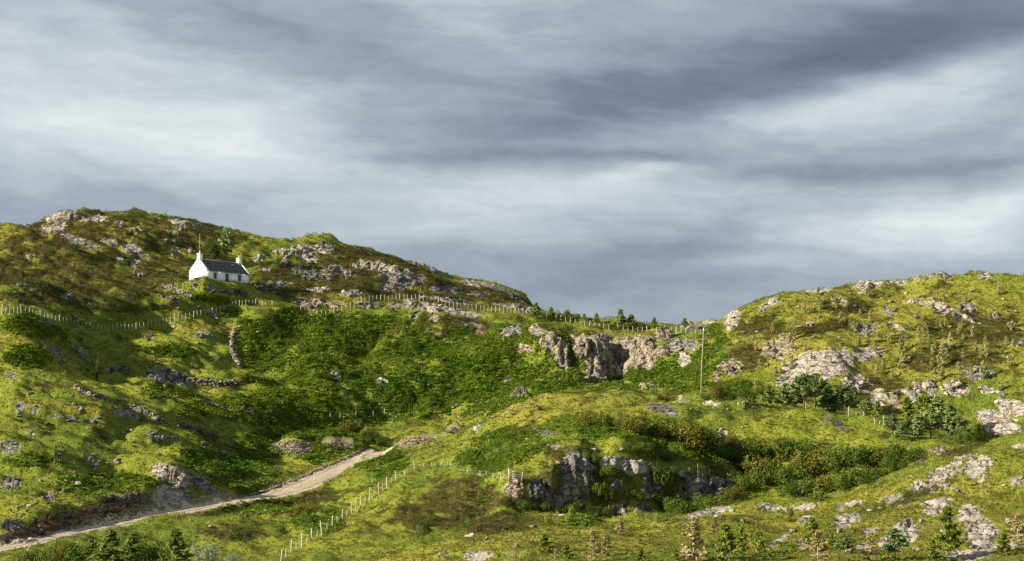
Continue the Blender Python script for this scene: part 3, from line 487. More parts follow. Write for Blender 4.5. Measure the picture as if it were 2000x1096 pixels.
def road_mat():
    m, k, b, pos, out = new_mat('track_gravel')
    n = k.noise(pos, 5, 5, .7); n2 = k.noise(pos, .6, 4, .6)
    c = k.ramp(n, [(.3, (.26, .215, .15)), (.5, (.42, .36, .265)), (.7, (.55, .49, .385))])
    c = k.mix(k.m('MULTIPLY', k.maprange(n2, .45, .65), .5), c, (.25, .20, .14))
    ac = k.m('ABSOLUTE', k.m('ADD', attr(k, 'across'), k.m('MULTIPLY', k.m('SUBTRACT', n2, .5), .5)))
    rut = k.m('SUBTRACT', 1.0, k.maprange(k.m('ABSOLUTE', k.m('SUBTRACT', ac, .95)), .1, .45)); c = k.mix(k.m('MULTIPLY', rut, .55), c, (.19, .155, .11))
    mid = k.m('MULTIPLY', k.m('SUBTRACT', 1.0, k.maprange(ac, .1, .5)), k.maprange(n, .42, .6)); c = k.mix(k.m('MULTIPLY', mid, .6), c, (.15, .16, .03)); k.l.new(c, b.inputs['Base Color']); bump(k, b, n, .12); return m
M['road'] = road_mat()
def leaf_mat(name, c0, c1, c2, trans=.25, broad=.25, a=.34, z=.66):
    m, k, b, pos, out = new_mat(name)
    oi = k.new('ShaderNodeObjectInfo'); n = k.noise(pos, broad, 4, .6); n2 = k.noise(pos, 3.0, 3, .6)
    t = k.m('ADD', k.m('ADD', k.m('MULTIPLY', n, .55), k.m('MULTIPLY', n2, .3)), k.m('MULTIPLY', oi.outputs['Random'], .15))
    c = k.ramp(t, [(a, c0), (.5, c1), (z, c2)])
    k.l.new(c, b.inputs['Base Color']); b.inputs['Roughness'].default_value = .7
    tr = k.new('ShaderNodeBsdfTranslucent'); k.l.new(c, tr.inputs[0]); mx = k.new('ShaderNodeMixShader'); mx.inputs[0].default_value = trans
    k.l.new(b.outputs[0], mx.inputs[1]); k.l.new(tr.outputs[0], mx.inputs[2]); k.l.new(mx.outputs[0], out.inputs[0]); return m
M['bracken'] = leaf_mat('bracken_fronds', (.078, .145, .014), (.145, .230, .020), (.24, .305, .030), .25, .09, .38, .60)
M['heather'] = leaf_mat('heather_twigs', (.050, .044, .015), (.090, .082, .022), (.145, .145, .024), .1)
M['tuft'] = leaf_mat('grass_blades', (.120, .150, .017), (.190, .202, .024), (.27, .262, .045), .3)
M['bush'] = leaf_mat('bush_leaves', (.032, .065, .008), (.070, .115, .012), (.125, .17, .018))
M['hazel'] = leaf_mat('hazel_leaves', (.075, .075, .012), (.115, .12, .016), (.16, .16, .02))
M['pine'] = leaf_mat('pine_needles', (.11, .165, .055), (.18, .245, .085), (.26, .33, .11))
M['pine_yellow'] = leaf_mat('young_pine_needles', (.11, .155, .020), (.19, .235, .030), (.27, .30, .05))  # yellower green than the other pine needles
M['dry'] = leaf_mat('dry_needles', (.20, .16, .07), (.32, .265, .12), (.42, .37, .18))
M['spruce'] = leaf_mat('spruce_needles', (.08, .13, .022), (.14, .19, .035), (.21, .25, .05))
M['willow'] = leaf_mat('silver_leaves', (.12, .15, .08), (.20, .23, .14), (.30, .33, .22))
M['sap'] = leaf_mat('sapling_leaves', (.22, .235, .08), (.32, .33, .13), (.44, .43, .20))
M['bark'] = simple('bark', (.16, .12, .085), .9, .35, 6)
M['pale_bark'] = simple('pale_bark', (.34, .27, .19), .9, .3, 6)
M['post'] = simple('weathered_timber', (.38, .36, .29), .8, .2, 3)
M['grey_wood'] = simple('grey_pole_timber', (.27, .26, .19), .85, .25, 2)
M['wire'] = simple('galvanised_wire', (.30, .30, .29), .5, .1, 3, .5)
M['wall_w'] = simple('limewashed_wall', (.82, .82, .80), .85, .03, 1.2)
M['slate'] = simple('roof_slate', (.082, .082, .088), .55, .25, 3, .35)
M['glass'] = simple('window_glass', (.05, .07, .10), .08, .1, 1, .6)
M['grey_paint'] = simple('grey_painted_timber', (.30, .33, .37), .5, .06, 3)
M['blue_paint'] = simple('blue_painted_door', (.025, .06, .13), .4, .08, 3, .4)
M['clay'] = simple('clay_pot', (.62, .36, .16), .8, .15, 5)
M['dark_frame'] = simple('dark_metal', (.05, .05, .055), .5, .1, 3)

# ------------------------------------------------------------ ground mesh, split into land, track and outcrops
VERT = np.stack([GX, GY, GZ], -1).reshape(-1, 3)
I = np.arange(NS * NU).reshape(NS, NU)
Q = np.stack([I[:-1, :-1], I[:-1, 1:], I[1:, 1:], I[1:, :-1]], -1).reshape(-1, 4)
# the land runs on to either side of the part in view
offs = [25, 70, 160, 350, 700, 1300, 2400]; wv_, wf_ = [VERT], [Q]; base_n = len(VERT)
for col, sg in ((0, -1), (NU - 1, 1)):
    prev = I[:, col]
    for o_ in offs:
        u_ = US[col] + sg * o_; d_ = GD[:, col]; x_ = (u_ - 1000) / F * d_
        z_ = GZ[:, col] * (1 - .25 * o_ / 2400) + fbm(x_ / 18, d_ / 14, 4, 12) * 3.0 * min(1, o_ / 160) * sstep(d_, 60, 140)
        wv_.append(np.stack([x_, d_, z_], 1)); cur = base_n + np.arange(NS); base_n += NS
        q = np.stack([prev[:-1], cur[:-1], cur[1:], prev[1:]], 1)
        wf_.append(q if sg > 0 else q[:, ::-1]); prev = cur
VERT = np.concatenate(wv_); NQ = len(Q); Q = np.concatenate(wf_)
own = RK[:-1, :-1].ravel().copy(); isroad = (roadm[:-1, :-1].ravel() > .5); own[isroad] = -2; own = np.concatenate([own, np.full(len(Q) - NQ, -1)])
from mathutils.bvhtree import BVHTree
i0_ = int(np.searchsorted(SS, 1.6)) * (NU - 1)
BVH = BVHTree.FromPolygons(VERT[:NS * NU].tolist(), Q[i0_:NQ].tolist())      # only for finding where things stand
def hit(u, v):
    p, n, _, _ = BVH.ray_cast(Vector((0, 0, 0)), Vector(((u - 1000) / F, 1, (HZ - v) / F)).normalized())
    return p, n
def drop(x, y):
    p, n, _, _ = BVH.ray_cast(Vector((x, y, 300)), Vector((0, 0, -1)))
    return p if p is not None else Vector((x, y, 0))
def hitv(u, v):
    """ground point on the line of sight; on a brow, the nearest ground just below"""
    for dv in (0, 2, 4, 7, 11, 16, 22, 30, 40):
        p, n = hit(u, v + dv)
        if p is not None and p.y < 700: return p
    return Vector(((u - 1000) / F * 300, 300, 0))
def submesh(name, sel, mat, smooth):
    f = Q[sel]; u, inv = np.unique(f, return_inverse=True); return mk_mesh(name, VERT[u], inv.reshape(f.shape), mat, smooth), u
me, used = submesh('hillside', own == -1, M['ground'], True)
for nm, A in (('bracken', A_BR), ('heather', A_HE), ('straw', A_ST), ('soil', np.maximum(A_SO, np.clip(heapf * 1.5, 0, 1)))):
    at_ = me.attributes.new(nm, 'FLOAT', 'POINT'); at_.data.foreach_set('value', np.concatenate([A.ravel(), np.zeros(len(VERT) - A.size)])[used].astype(np.float32))
tag(link('hillside', me), kind='structure')
ACR = np.zeros(GX.shape); ACR[150:460] = rd * rside
me, used = submesh('track', own == -2, M['road'], True); at_ = me.attributes.new('across', 'FLOAT', 'POINT'); at_.data.foreach_set('value', ACR.ravel()[used].astype(np.float32)); tag(link('track', me), kind='structure')
# the country beyond, out to the horizon
nb = 48; rr = [0.0, 60, 400, 1400, 6000]; vv = [(0, 0, -30)]; 
for r_ in rr[1:]:
    for j in range(nb): vv.append((r_ * math.cos(2 * math.pi * j / nb), r_ * math.sin(2 * math.pi * j / nb), -28))
tri = [[0, 1 + j, 1 + (j + 1) % nb] for j in range(nb)]
for i in range(len(rr) - 2):
    for j in range(nb):
        a, b = 1 + i * nb + j, 1 + i * nb + (j + 1) % nb; tri += [[a, a + nb, b + nb], [a, b + nb, b]]
tag(link('moorland', mk_mesh('moorland', np.array(vv), np.array(tri), M['ground'])), kind='structure')

# angular blocks, sunk into every outcrop
import bmesh, time; T0 = time.time()
def hull(seed, flat=1.0, n=16):
    r = random.Random(seed); bm = bmesh.new()
    for _ in range(n):
        v = Vector((r.gauss(0, 1), r.gauss(0, 1), r.gauss(0, 1))).normalized(); v = Vector((max(-.72, min(.72, v.x)), max(-.72, min(.72, v.y)), max(-.7, min(.7, v.z))))
        bm.verts.new((v.x, v.y * .9, v.z * flat))
    g = bmesh.ops.convex_hull(bm, input=bm.verts)
    bmesh.ops.delete(bm, geom=[x for x in g['geom_interior'] if isinstance(x, bmesh.types.BMVert)], context='VERTS')
    bmesh.ops.triangulate(bm, faces=bm.faces); bm.verts.index_update()
    V = np.array([v.co[:] for v in bm.verts]); Fc = np.array([[v.index for v in f.verts] for f in bm.faces]); bm.free(); return V, Fc
HULL = [hull(i, [1, .7, .55, .85][i % 4]) for i in range(16)]
def add_blocks(mb, pts, sizes, sink=.35, dip=-12):
    for p, s_ in zip(pts, sizes):
        V, Fc = HULL[random.randrange(16)]
        a = random.gauss(.5, .35); Rm = Matrix.Rotation(R(dip + random.gauss(0, 12)), 3, 'Y') @ Matrix.Rotation(R(random.gauss(8, 12)), 3, 'X') @ Matrix.Rotation(a, 3, 'Z')
        sc = np.array([s_ * random.uniform(1.0, 1.9), s_ * random.uniform(.7, 1.1), s_ * random.uniform(.35, .7)])
        mb.add((V * sc) @ np.array(Rm).T + np.array(p) - np.array([0, 0, s_ * sink]), Fc)
labels_seen = set()
def uniq(l):
    assert l not in labels_seen, l
    labels_seen.add(l); return l
order = np.argsort(own, kind='stable'); so = own[order]
SHAPE = {PALE: 'pale grey', GREY: 'grey', PINK: 'pinkish', DARK: 'dark', BROWN: 'brown'}
for k, e in enumerate(OUT):
    a, b = np.searchsorted(so, k), np.searchsorted(so, k, side='right')
    if b - a < 6: print('thin outcrop', k, e[:2], b - a); 
    if b - a < 2: continue
    f = Q[order[a:b]]; u, inv = np.unique(f, return_inverse=True); inv = inv.reshape(f.shape)
    mb = MB(); mb.add(VERT[u], np.concatenate([inv[:, [0, 1, 2]], inv[:, [0, 2, 3]]]))
    dist = VERT[u][:, 1].mean(); n = int(np.clip(e[2] * e[3] / 16, 5, 60)) // (6 if cliff(e) else 5 if 'slab' in e[6] else 1) + 1
    idx = u[RNG.integers(0, len(u), n)]
    sz = np.abs(RNG.normal(0, 1, n)) * .30 + .30; sz *= np.clip(dist / 330, .5, 1.2) * (1.0 if e[5] != BROWN else .6)
    add_blocks(mb, VERT[idx] - np.array([0, .0, 0]), sz * .85, .30)
    mt = ('quarry' if e[1] < 760 else 'crag' if e[5] in (GREY, DARK) else e[5]) if cliff(e) else e[5]
    o = link('rock_outcrop', mb.mesh('rock_outcrop', M[mt]))
    lab = e[6] if e[6].split()[0] in ('dark', 'grey', 'pink', 'white', 'brown', 'pinkish', 'pale', 'brownish', 'reddish', 'black') else SHAPE[e[5]] + ' ' + e[6]
    tag(o, uniq(lab), 'rock outcrop', 'rock outcrops on the hills')

# ------------------------------------------------------------ cottage
cot = empty('cottage', (CT[0], CT[1], CZ), CTH, 1, uniq('white walled cottage with dark slate roof and two chimneys on the hillside'), 'cottage')
EH, RH = 2.45, 5.0
def part(name, mb, mat, parent, smooth=False): return link(name, mb.mesh(name, M[mat], smooth), parent)
mb = MB()                                     # walls: a gabled shell with window and door openings in the front
T = .5; WIN = [(2.35, .62, .72, 2.12), (9.0, .62, .72, 2.12)]; DOOR = (5.55, .80, .12, 2.08)
mb.box((CL / 2, CW - T / 2, EH / 2 - .5), (CL, T, EH + 1.0))
cuts = [0.0]
def wallbox(x0, x1, z0, z1): mb.box(((x0 + x1) / 2, T / 2, (z0 + z1) / 2), (x1 - x0, T, z1 - z0))
ops = sorted([(x - .48, x + .48, z0, z1) for x, w, z0, z1 in WIN] + [(DOOR[0] - DOOR[1] / 2 - .1, DOOR[0] + DOOR[1] / 2 + .1, DOOR[2], DOOR[3])]); px = 0
for a, b, z0, z1 in ops:
    if b - a > 1.1: a, b = (a + b) / 2 - .48, (a + b) / 2 + .48
    wallbox(px, a, -1.0, EH); wallbox(a, b, -1.0, z0); wallbox(a, b, z1, EH); px = b
wallbox(px, CL, -1.0, EH)
for x in (0, CL - T):                          # gables
    v = [(x, T, -1), (x, CW - T, -1), (x, CW, EH), (x, CW / 2, RH + .05), (x, 0, EH)]
    v = [(x, 0, -1), (x, CW, -1), (x, CW, EH), (x, CW / 2, RH + .08), (x, 0, EH)]
    v2 = [(x + T, *p[1:]) for p in v]
    e = .003 if x > 1 else -.003
    v = [(p[0] + (0 if x > 1 else e), p[1], p[2]) for p in v]; v2 = [(p[0] + (e if x > 1 else 0), p[1], p[2]) for p in v2]
    f = [[0, 2, 1], [0, 3, 2], [0, 4, 3], [5, 6, 7], [5, 7, 8], [5, 8, 9]] + [t for i in range(5) for t in ([i, (i + 1) % 5, 5 + (i + 1) % 5], [i, 5 + (i + 1) % 5, 5 + i])]
    mb.add(v + v2, f)
part('wall', mb, 'wall_w', cot)
sl_ang = math.atan2(RH - EH, CW / 2); sl_len = math.hypot(RH - EH, CW / 2)
roof = None
for side in (0, 1):
    mb = MB()
    nrow, ncol = 15, 30
    for r_ in range(nrow):                     # overlapping courses of slates, each a thin tilted slab
        t0 = -.14 + (sl_len + .14) * r_ / nrow; t1 = -.14 + (sl_len + .14) * (r_ + 1.25) / nrow; t1 = min(t1, sl_len)
        def P3(t, o, x):
            y = t * math.cos(sl_ang) - o * math.sin(sl_ang); z = EH + t * math.sin(sl_ang) + o * math.cos(sl_ang)
            return (x, y if side == 0 else CW - y, z)
        off = (r_ % 2) * .5
        xs = [T * .8] + [T * .8 + (CL - 1.6 * T) * (c + off) / ncol for c in range(1, ncol)] + [CL - T * .8]
        for c in range(ncol):
            x0, x1 = xs[c] + .01, xs[c + 1] - .01; j = random.uniform(0, .012)
            q = [P3(t0, .075 + j, x0), P3(t0, .075 + j, x1), P3(t1, .04 + j, x1), P3(t1, .04 + j, x0), P3(t0, .03, x0), P3(t0, .03, x1)]
            mb.add(q, [[0, 1, 2], [0, 2, 3], [0, 4, 5], [0, 5, 1]] if side == 0 else [[0, 2, 1], [0, 3, 2], [0, 5, 4], [0, 1, 5]])
    o = part('roof', mb, 'slate', cot)
    if side == 0: roof = o
    tag(o, kind='stuff')
for side in (0, 1):                            # skews: raised white copings on the gables
    for x in (-.03, CL - T + .06):
        mb = MB(); y0, y1 = (-.05, CW / 2)
        a = Vector((x, y0, EH - .02)); b = Vector((x, y1, RH + .06))
        pts = [(x, y0, EH - .05), (x + T - .03, y0, EH - .05), (x + T - .03, y1, RH + .02), (x, y1, RH + .02)]
        top = [(p[0], p[1], p[2] + .19) for p in pts]
        vv = pts + top
        if side: vv = [(p[0], CW - p[1], p[2]) for p in vv]
        mb.add(vv, [[4, 5, 6], [4, 6, 7], [0, 1, 5], [0, 5, 4], [1, 2, 6], [1, 6, 5], [3, 0, 4], [3, 4, 7], [2, 3, 7], [2, 7, 6], [0, 2, 1], [0, 3, 2]])
        part('coping', mb, 'wall_w', cot)
mb = MB(); mb.tube([(T, CW / 2, RH + .07), (CL - T, CW / 2, RH + .07)], .11, 8); part('ridge', mb, 'grey_paint', cot)
for x, h in ((.55, 1.05), (CL - .55, .95)):
    mb = MB(); mb.box((x, CW / 2, RH - .35 + h / 2), (.94, .78, h + .9)); ch = part('chimney', mb, 'wall_w', cot)
    mb = MB(); mb.box((x, CW / 2, RH + .1 + h + .07), (1.08, .92, .14)); link('chimney_cap', mb.mesh('chimney_cap', M['wall_w']), ch)
    zt = RH + .1 + h + .14
    for dx in ((-.0,) if x > 2 else (0,)):
        mb = MB(); mb.tube([(x + dx, CW / 2, zt), (x + dx, CW / 2, zt + .1), (x + dx, CW / 2, zt + .45), (x + dx, CW / 2, zt + .55)], [.17, .15, .12, .15], 10)
        link('chimney_pot', mb.mesh('chimney_pot', M['clay']), ch)
for x in (2.35, 8.65):                         # small rooflights, propped open
    t = sl_len * .68; y = t * math.cos(sl_ang) - .12 * math.sin(sl_ang); z = EH + t * math.sin(sl_ang) + .12 * math.cos(sl_ang)
    Rm = Matrix.Rotation(sl_ang, 3, 'X')
    mb = MB(); mb.box((x, y, z), (.55, .75, .16), Rm); rl = part('rooflight', mb, 'dark_frame', cot)
    mb = MB(); mb.box((x, y - .1 * math.sin(sl_ang), z + .1 * math.cos(sl_ang)), (.45, .62, .03), Matrix.Rotation(sl_ang - .25, 3, 'X')); link('pane', mb.mesh('pane', M['glass']), rl)
for x, w, z0, z1 in WIN:
    mb = MB(); y = .22; hw = .48
    for xx in (x - hw + .045, x + hw - .045): mb.box((xx, y, (z0 + z1) / 2), (.09, .10, z1 - z0))
    for zz in (z0 + .045, z1 - .045): mb.box((x, y, zz), (2 * hw - .18, .098, .09))
    mb.box((x, y, (z0 + z1) / 2), (2 * hw - .18, .096, .07)); w_ = part('window', mb, 'grey_paint', cot)
    mb = MB(); mb.box((x, y, (z0 + z1) / 2), (.035, .092, z1 - z0 - .18)); link('glazing_bar', mb.mesh('glazing_bar', M['grey_paint']), w_)
    for zz in ((z0 + .09 + (z1 - z0) / 4 - .05), (z1 - .09 - (z1 - z0) / 4 + .05)):
        for xx in (x - hw / 2 + .02, x + hw / 2 - .02):
            mb = MB(); mb.box((xx, y + .02, zz), (hw - .08, .02, (z1 - z0) / 2 - .12)); link('pane', mb.mesh('pane', M['glass']), w_)
    mb = MB(); mb.box((x, -.03, z0 - .05), (1.1, .16, .1)); link('sill', mb.mesh('sill', M['wall_w']), w_)
mb = MB(); mb.box((DOOR[0], .24, (DOOR[2] + DOOR[3]) / 2), (.95, .07, DOOR[3] - DOOR[2] - .01)); d_ = part('door', mb, 'blue_paint', cot)
mb = MB(); mb.box((DOOR[0] + .36, .18, 1.1), (.05, .05, .16)); link('handle', mb.mesh('handle', M['wire']), d_)
mb = MB(); mb.box((DOOR[0], -.2, .0), (1.3, .4, .22)); part('step', mb, 'wall_w', cot)
mb = MB(); mb.tube([(0.6, -.07, EH - .06), (CL - .1, -.07, EH - .06)], .055, 6); mb.tube([(CL - .15, -.09, EH - .06), (CL - .15, -.09, -.2)], .04, 6); part('gutter', mb, 'grey_paint', cot)

# ------------------------------------------------------------ fences
def m_post():
    mb = MB(); mb.tube([(0, 0, -.35), (0, 0, .97), (0, 0, 1.0)], [.5, .48, .3], 6); return mb.mesh('post', M['post'])
POSTM = m_post()
def along(pts, step):
    """points (bearing, sight line, post height) spaced out along a line"""
    p = np.array(pts, float); s = np.r_[0, np.cumsum(np.hypot(np.diff(p[:, 0]), np.diff(p[:, 1])))]
    n = max(2, int(round(s[-1] / step)) + 1); t = np.linspace(0, s[-1], n)
    return [tuple(np.interp(q, s, p[:, i]) for i in range(3)) for q in t]
def fence(posts, label, tall=5, wires=(.3, .6, .92), r=.056, group=None):
    """posts: (bearing, sight line at foot, height as seen)"""
    pos = [(hitv(u, v), h) for u, v, h in posts]
    root = empty('post_fence', pos[0][0], 0, 1, uniq(label), 'fence', group); o0 = pos[0][0]; tops = []
    for i, (p, h) in enumerate(pos):
        H = h * 1.12 * random.uniform(.9, 1.1) * p.y / F; big = tall and i % tall == 0
        if big: H *= 1.18
        rr_ = (r * 1.6 if big else r) * random.uniform(.9, 1.1)
        o = link('post', POSTM, root, p - o0, random.uniform(0, 6), (rr_ * 2, rr_ * 2, H)); o.rotation_euler = (random.gauss(0, .055), random.gauss(0, .055), random.uniform(0, 6))
        tops.append((p - o0, H / (1.18 if big else 1)))
    for w in wires:
        mb = MB(); pts = [p + Vector((0, 0, H * w)) for p, H in tops]
        for a, b in zip(pts[:-1], pts[1:]):
            if (a - b).length < 14: mb.tube([a, b], .006, 3, False)
        if mb.n: link('wire', mb.mesh('wire', M['wire']), root)
    return root
fence(along([(4,612,13),(50,612,12),(80,620,10),(100,623,9),(130,631,9),(160,638,9),(190,644,9),(215,646,10),(260,645,11),(300,638,11),(350,626,11),(400,617,11),(430,610,10)], 7.6), 'long post and wire fence dipping across the upper left field')
fence(along([(437,608,9),(455,600,10),(480,595,9),(510,596,8),(532,598,8)], 6.5), 'short fence of close pale posts below the cottage, over the green brow')
fence(along([(588,607,7),(620,615,8),(645,615,9),(665,608,9),(680,604,10),(700,600,10)], 8), 'fence climbing out of the bracken hollow to the shelf', 4)
fence(along([(706,592,10),(730,588,10),(760,588,10),(800,587,11),(850,590,10),(880,600,10),(920,606,9),(960,609,10),(1000,611,9),(1036,615,11)], 7.5), 'long fence of pale posts under the dark headland')
fence(along([(1040,617,14),(1070,624,11),(1120,632,9),(1160,640,9),(1200,644,9),(1260,649,9),(1330,650,9),(1368,654,9)], 9.5), 'fence along the grassy shelf above the quarry', 6)
C_ = [(549,1097,19),(568,1081,20),(590,1067,18),(609,1058,20),(629,1046,20),(649,1029,18),(669,1015,17),(687,1003,17),(704.5,993,19),(722,979,19),(740,965,17),(756,952,17),(774,939,14)]
cf = []
for a, b in zip(C_[:-1], C_[1:]): cf += [a, ((a[0] + b[0]) / 2, (a[1] + b[1]) / 2, a[2] * .72)]
fence(cf + [C_[-1]], 'bright post and wire fence climbing the slope right of the track', 2, r=.05)
fence([(791,929,8),(809.5,916,13),(828,913,8),(843.5,911,8),(862,908,6),(880,911,8),(913,924,9),(938,930,9),(949,929,9),(963,935,9),(978,937,12)], 'sparse posts over the hill brow left of the broken gate', 0)
fence([(645,821,13),(664,821,12),(671,820,6),(695,817,10),(729,817,13),(751,811,11)], 'remnant of dark netting fence between track and bracken', 0)
fence([(1574,800,15),(1617,802,14),(1640,808,8),(1657,815,18),(1672,813,7),(1687,812,15)], 'tall posts of a fence in front of the pine stand', 0)
fence([(1709,828,10),(1718,830,8),(1726,832,20),(1737,838,9),(1747,845,13),(1757,848,8),(1767,852,8),(1777,856,7),(1784,857,21)], 'fence dropping down the right end of the central hill', 0)
fence([(1283,918,18),(1302,917,5),(1346,922,9),(1363,928,18),(1385,926,7),(1421,930,5)], 'old leaning posts along the top of the right crag', 0, wires=(.7,))
# small rail fence low in the gully
pp = [hitv(u, v) for u, v in ((1147, 1000), (1167, 1001), (1181, 1004), (1189, 1004))]
root = empty('rail_fence', pp[0], 0, 1, uniq('small rail fence of four posts at the foot of the crags'), 'fence'); tp = []
for p, hpx in zip(pp, (11, 10, 13, 17)):
    H = hpx * p.y / F; link('post', POSTM, root, p - pp[0], 0, (.12, .12, H)); tp.append(p - pp[0] + Vector((0, 0, .72)))
mb = MB(); mb.tube(tp, .04, 5); link('rail', mb.mesh('rail', M['post']), root)
# broken gate standing over the pink rock
g0 = hitv(994, 943); g0 = Vector((g0.x, g0.y - .9, g0.z + .25))
gate = empty('field_gate', g0, R(16), 1, uniq('broken pale wooden field gate tilting over the pointed pink rock'), 'gate')
for i, z in enumerate((.25, .52, .80, 1.10)):
    mb = MB(); mb.box((.95, 0, z), (1.75, .05, .13), Matrix.Rotation(R(9), 3, 'Y')); link('rail', mb.mesh('rail', M['post']), gate)
for x in (.13, 1.78):
    mb = MB(); mb.box((x, -.055, .66 - (x - .95) * .158), (.12, .06, 1.12), Matrix.Rotation(R(9 if x > 1 else 2), 3, 'Y')); link('stile', mb.mesh('stile', M['post']), gate)
mb = MB(); mb.box((0, 0, .62), (.16, .16, 2.0)); link('gate_post', mb.mesh('gate_post', M['post']), gate)
mb = MB(); mb.tube([(-.12, .05, 1.0), (-1.0, .1, .30)], .06, 6); link('strut', mb.mesh('strut', M['post']), gate)
a, b = hitv(1018, 941), hitv(1046, 937)
mb = MB(); mb.tube([(0, 0, 0), b - a + Vector((0, 0, .1))], .07, 6)
tag(link('fallen_pole', mb.mesh('fallen_pole', M['pale_bark']), None, a + Vector((0, 0, .35))), uniq('grey pole lying level from the broken gate to the crag'), 'pole')

# ------------------------------------------------------------ electricity pole, bare pole, leaning trunk
p = hitv(1369, 776); H = 128 * p.y / F
pole = empty('utility_pole', p, R(20), 1, uniq('tall slim wooden utility pole beside the quarry'), 'pole')
mb = MB(); mb.tube([(0, 0, -.6), (.15, 0, H * .5), (.45, 0, H)], [.11, .095, .075], 8); link('shaft', mb.mesh('shaft', M['grey_wood']), pole)
mb = MB(); mb.box((.7, 0, H - 1.0), (1.3, .12, .14), Matrix.Rotation(R(-32), 3, 'Y')); link('crossarm', mb.mesh('crossarm', M['post']), pole)
for x, z in ((.45, 0.04), (1.22, -.35)):
    mb = MB(); mb.tube([(x, 0, H + z), (x, 0, H + z + .25), (x, 0, H + z + .55)], [.05, .09, .05], 8); link('insulator', mb.mesh('insulator', M['wall_w']), pole)
mb = MB(); mb.tube([(.98, 0, H - .8), (1.0, 0, H + .5)], .05, 6); link('bracket', mb.mesh('bracket', M['wire']), pole)
p = hitv(390, 512); H = 56 * p.y / F
mb = MB(); mb.tube([(0, 0, -.3), (0, 0, H * .6), (.05, 0, H)], [.08, .07, .05], 7)
tag(link('bare_pole', mb.mesh('bare_pole', M['grey_wood']), None, p), uniq('thin bare pole behind the left chimney of the cottage'), 'pole')
p = hitv(48, 1100)
mb = MB(); mb.tube([(0, 0, -.6), (.1, 0, .7), (.45, 0, 1.6), (.95, .1, 2.3)], [.10, .09, .06, .03], 7); mb.tube([(.45, 0, 1.6), (.3, .2, 2.2)], [.05, .02], 5)
tag(link('dead_trunk', mb.mesh('dead_trunk', M['pale_bark'], True), None, p), uniq('pale leaning dead trunk in the bottom left corner'), 'dead tree')

# ------------------------------------------------------------ dry stone dykes, cairn, heaps
STONES = []
for i in range(6):
    V, Fc = hull(100 + i, .75, 11)
    STONES.append({m: mk_mesh('stone', V, Fc, M[m]) for m in (PALE, GREY)})
def stone_line(pts, n, size, label, cat='stone wall', name='stone_wall', mat=PALE, width=.45, height=.8, gap=None):
    p = np.array(pts, float); s = np.r_[0, np.cumsum(np.hypot(np.diff(p[:, 0]), np.diff(p[:, 1])))]
    base = hitv(*pts[0]); size *= 1.2; height *= 1.2; n = min(int(n * 1.4), 280)
    root = empty(name, base, 0, 1, uniq(label), cat, 'dry stone walls'); rows = max(1, int(height / (size * .8)))
    for i in range(n):
        t = min(1, max(0, (i + random.uniform(-.5, .5)) / n))
        if gap and any(a < t < b for a, b in gap): continue
        t *= s[-1]; u = np.interp(t, s, p[:, 0]); v = np.interp(t, s, p[:, 1]); q = hitv(u, v)
        q = drop(q.x + random.gauss(0, width * .4), q.y + random.gauss(0, width * .4))
        lay = i % rows; z = lay * size * .75 * (1 - .5 * abs(math.sin(t * .21)))
        sc = size * random.uniform(.6, 1.25)
        o = link('stone', random.choice(STONES)[mat], root, q - base + Vector((0, 0, z + sc * .15)), random.uniform(0, 6), (sc, sc * random.uniform(.6, 1), sc * random.uniform(.5, .8)))
        o.rotation_euler = (random.gauss(0, .2), random.gauss(0, .2), random.uniform(0, 6))
stone_line([(458,648),(453,668),(453,690),(460,706),(468,720)], 190, .38, 'upright dry stone wall running down between the two fields', mat=PALE, height=1.5)
stone_line([(318,560),(335,566),(355,575),(377,586)], 150, .34, 'slanting dry stone wall below and left of the cottage', height=1.2)
stone_line([(262,538),(280,541)], 26, .34, 'short stub of stone wall left of the cottage', height=.9)
stone_line([(148,758),(165,770),(185,774),(204,779)], 80, .40, 'tumbled upper end of the long dyke by the thin birch', height=.9)
stone_line([(258,796),(285,806),(305,818),(320,824)], 110, .38, 'pale middle length of the long broken dyke', height=.9)
stone_line([(345,830),(375,836),(400,848),(425,854)], 100, .36, 'grey lower length of the long broken dyke', mat=GREY, height=.7)
stone_line([(383,780),(410,789),(435,798),(452,803)], 90, .36, 'broken stone wall in the middle of the left fields', height=.8)
stone_line([(476,806),(490,809),(500,812)], 34, .36, 'short row of stones in line with the broken wall', height=.6)
stone_line([(378,745),(410,752),(440,752),(470,750)], 120, .36, 'grey stone wall below the round willow bush', mat=GREY, height=.9)
stone_line([(215,722),(235,721),(252,723)], 40, .36, 'low wall top left of the layered crag', mat=GREY, height=.6)
stone_line([(400,604),(408,610),(416,618),(424,622)], 46, .40, 'tumbled stones where the wall meets the long fence', height=.6)
stone_line([(498,562),(520,565),(545,567)], 60, .36, 'short grey wall right of the cottage', mat=GREY, height=.9)
stone_line([(860,600),(880,603),(905,606)], 30, .34, 'row of stones under the fence on the shelf', height=.5)
def pile(pts_fn, n, size, name, label, cat, mats=(PALE, GREY), kind=None):
    """many small stones joined as one"""
    mb = MB(); pts = [pts_fn() for _ in range(n)]
    for q in pts:
        V, Fc = HULL[random.randrange(16)]; sc = size * random.uniform(.45, 1.4)
        Rm = Matrix.Rotation(random.uniform(0, 6.3), 3, 'Z') @ Matrix.Rotation(random.gauss(0, .4), 3, 'X')
        mb.add((V * sc * np.array([1, .8, .6])) @ np.array(Rm).T + np.array(q), Fc)
    o = link(name, mb.mesh(name, M[mats[0]])); return tag(o, uniq(label), cat, None, kind)
def around(u, v, ru, rv):
    def f():
        a = random.uniform(0, 6.283); r_ = math.sqrt(random.uniform(0, 1)); return hitv(u + ru * r_ * math.cos(a), v + rv * r_ * math.sin(a))
    return f
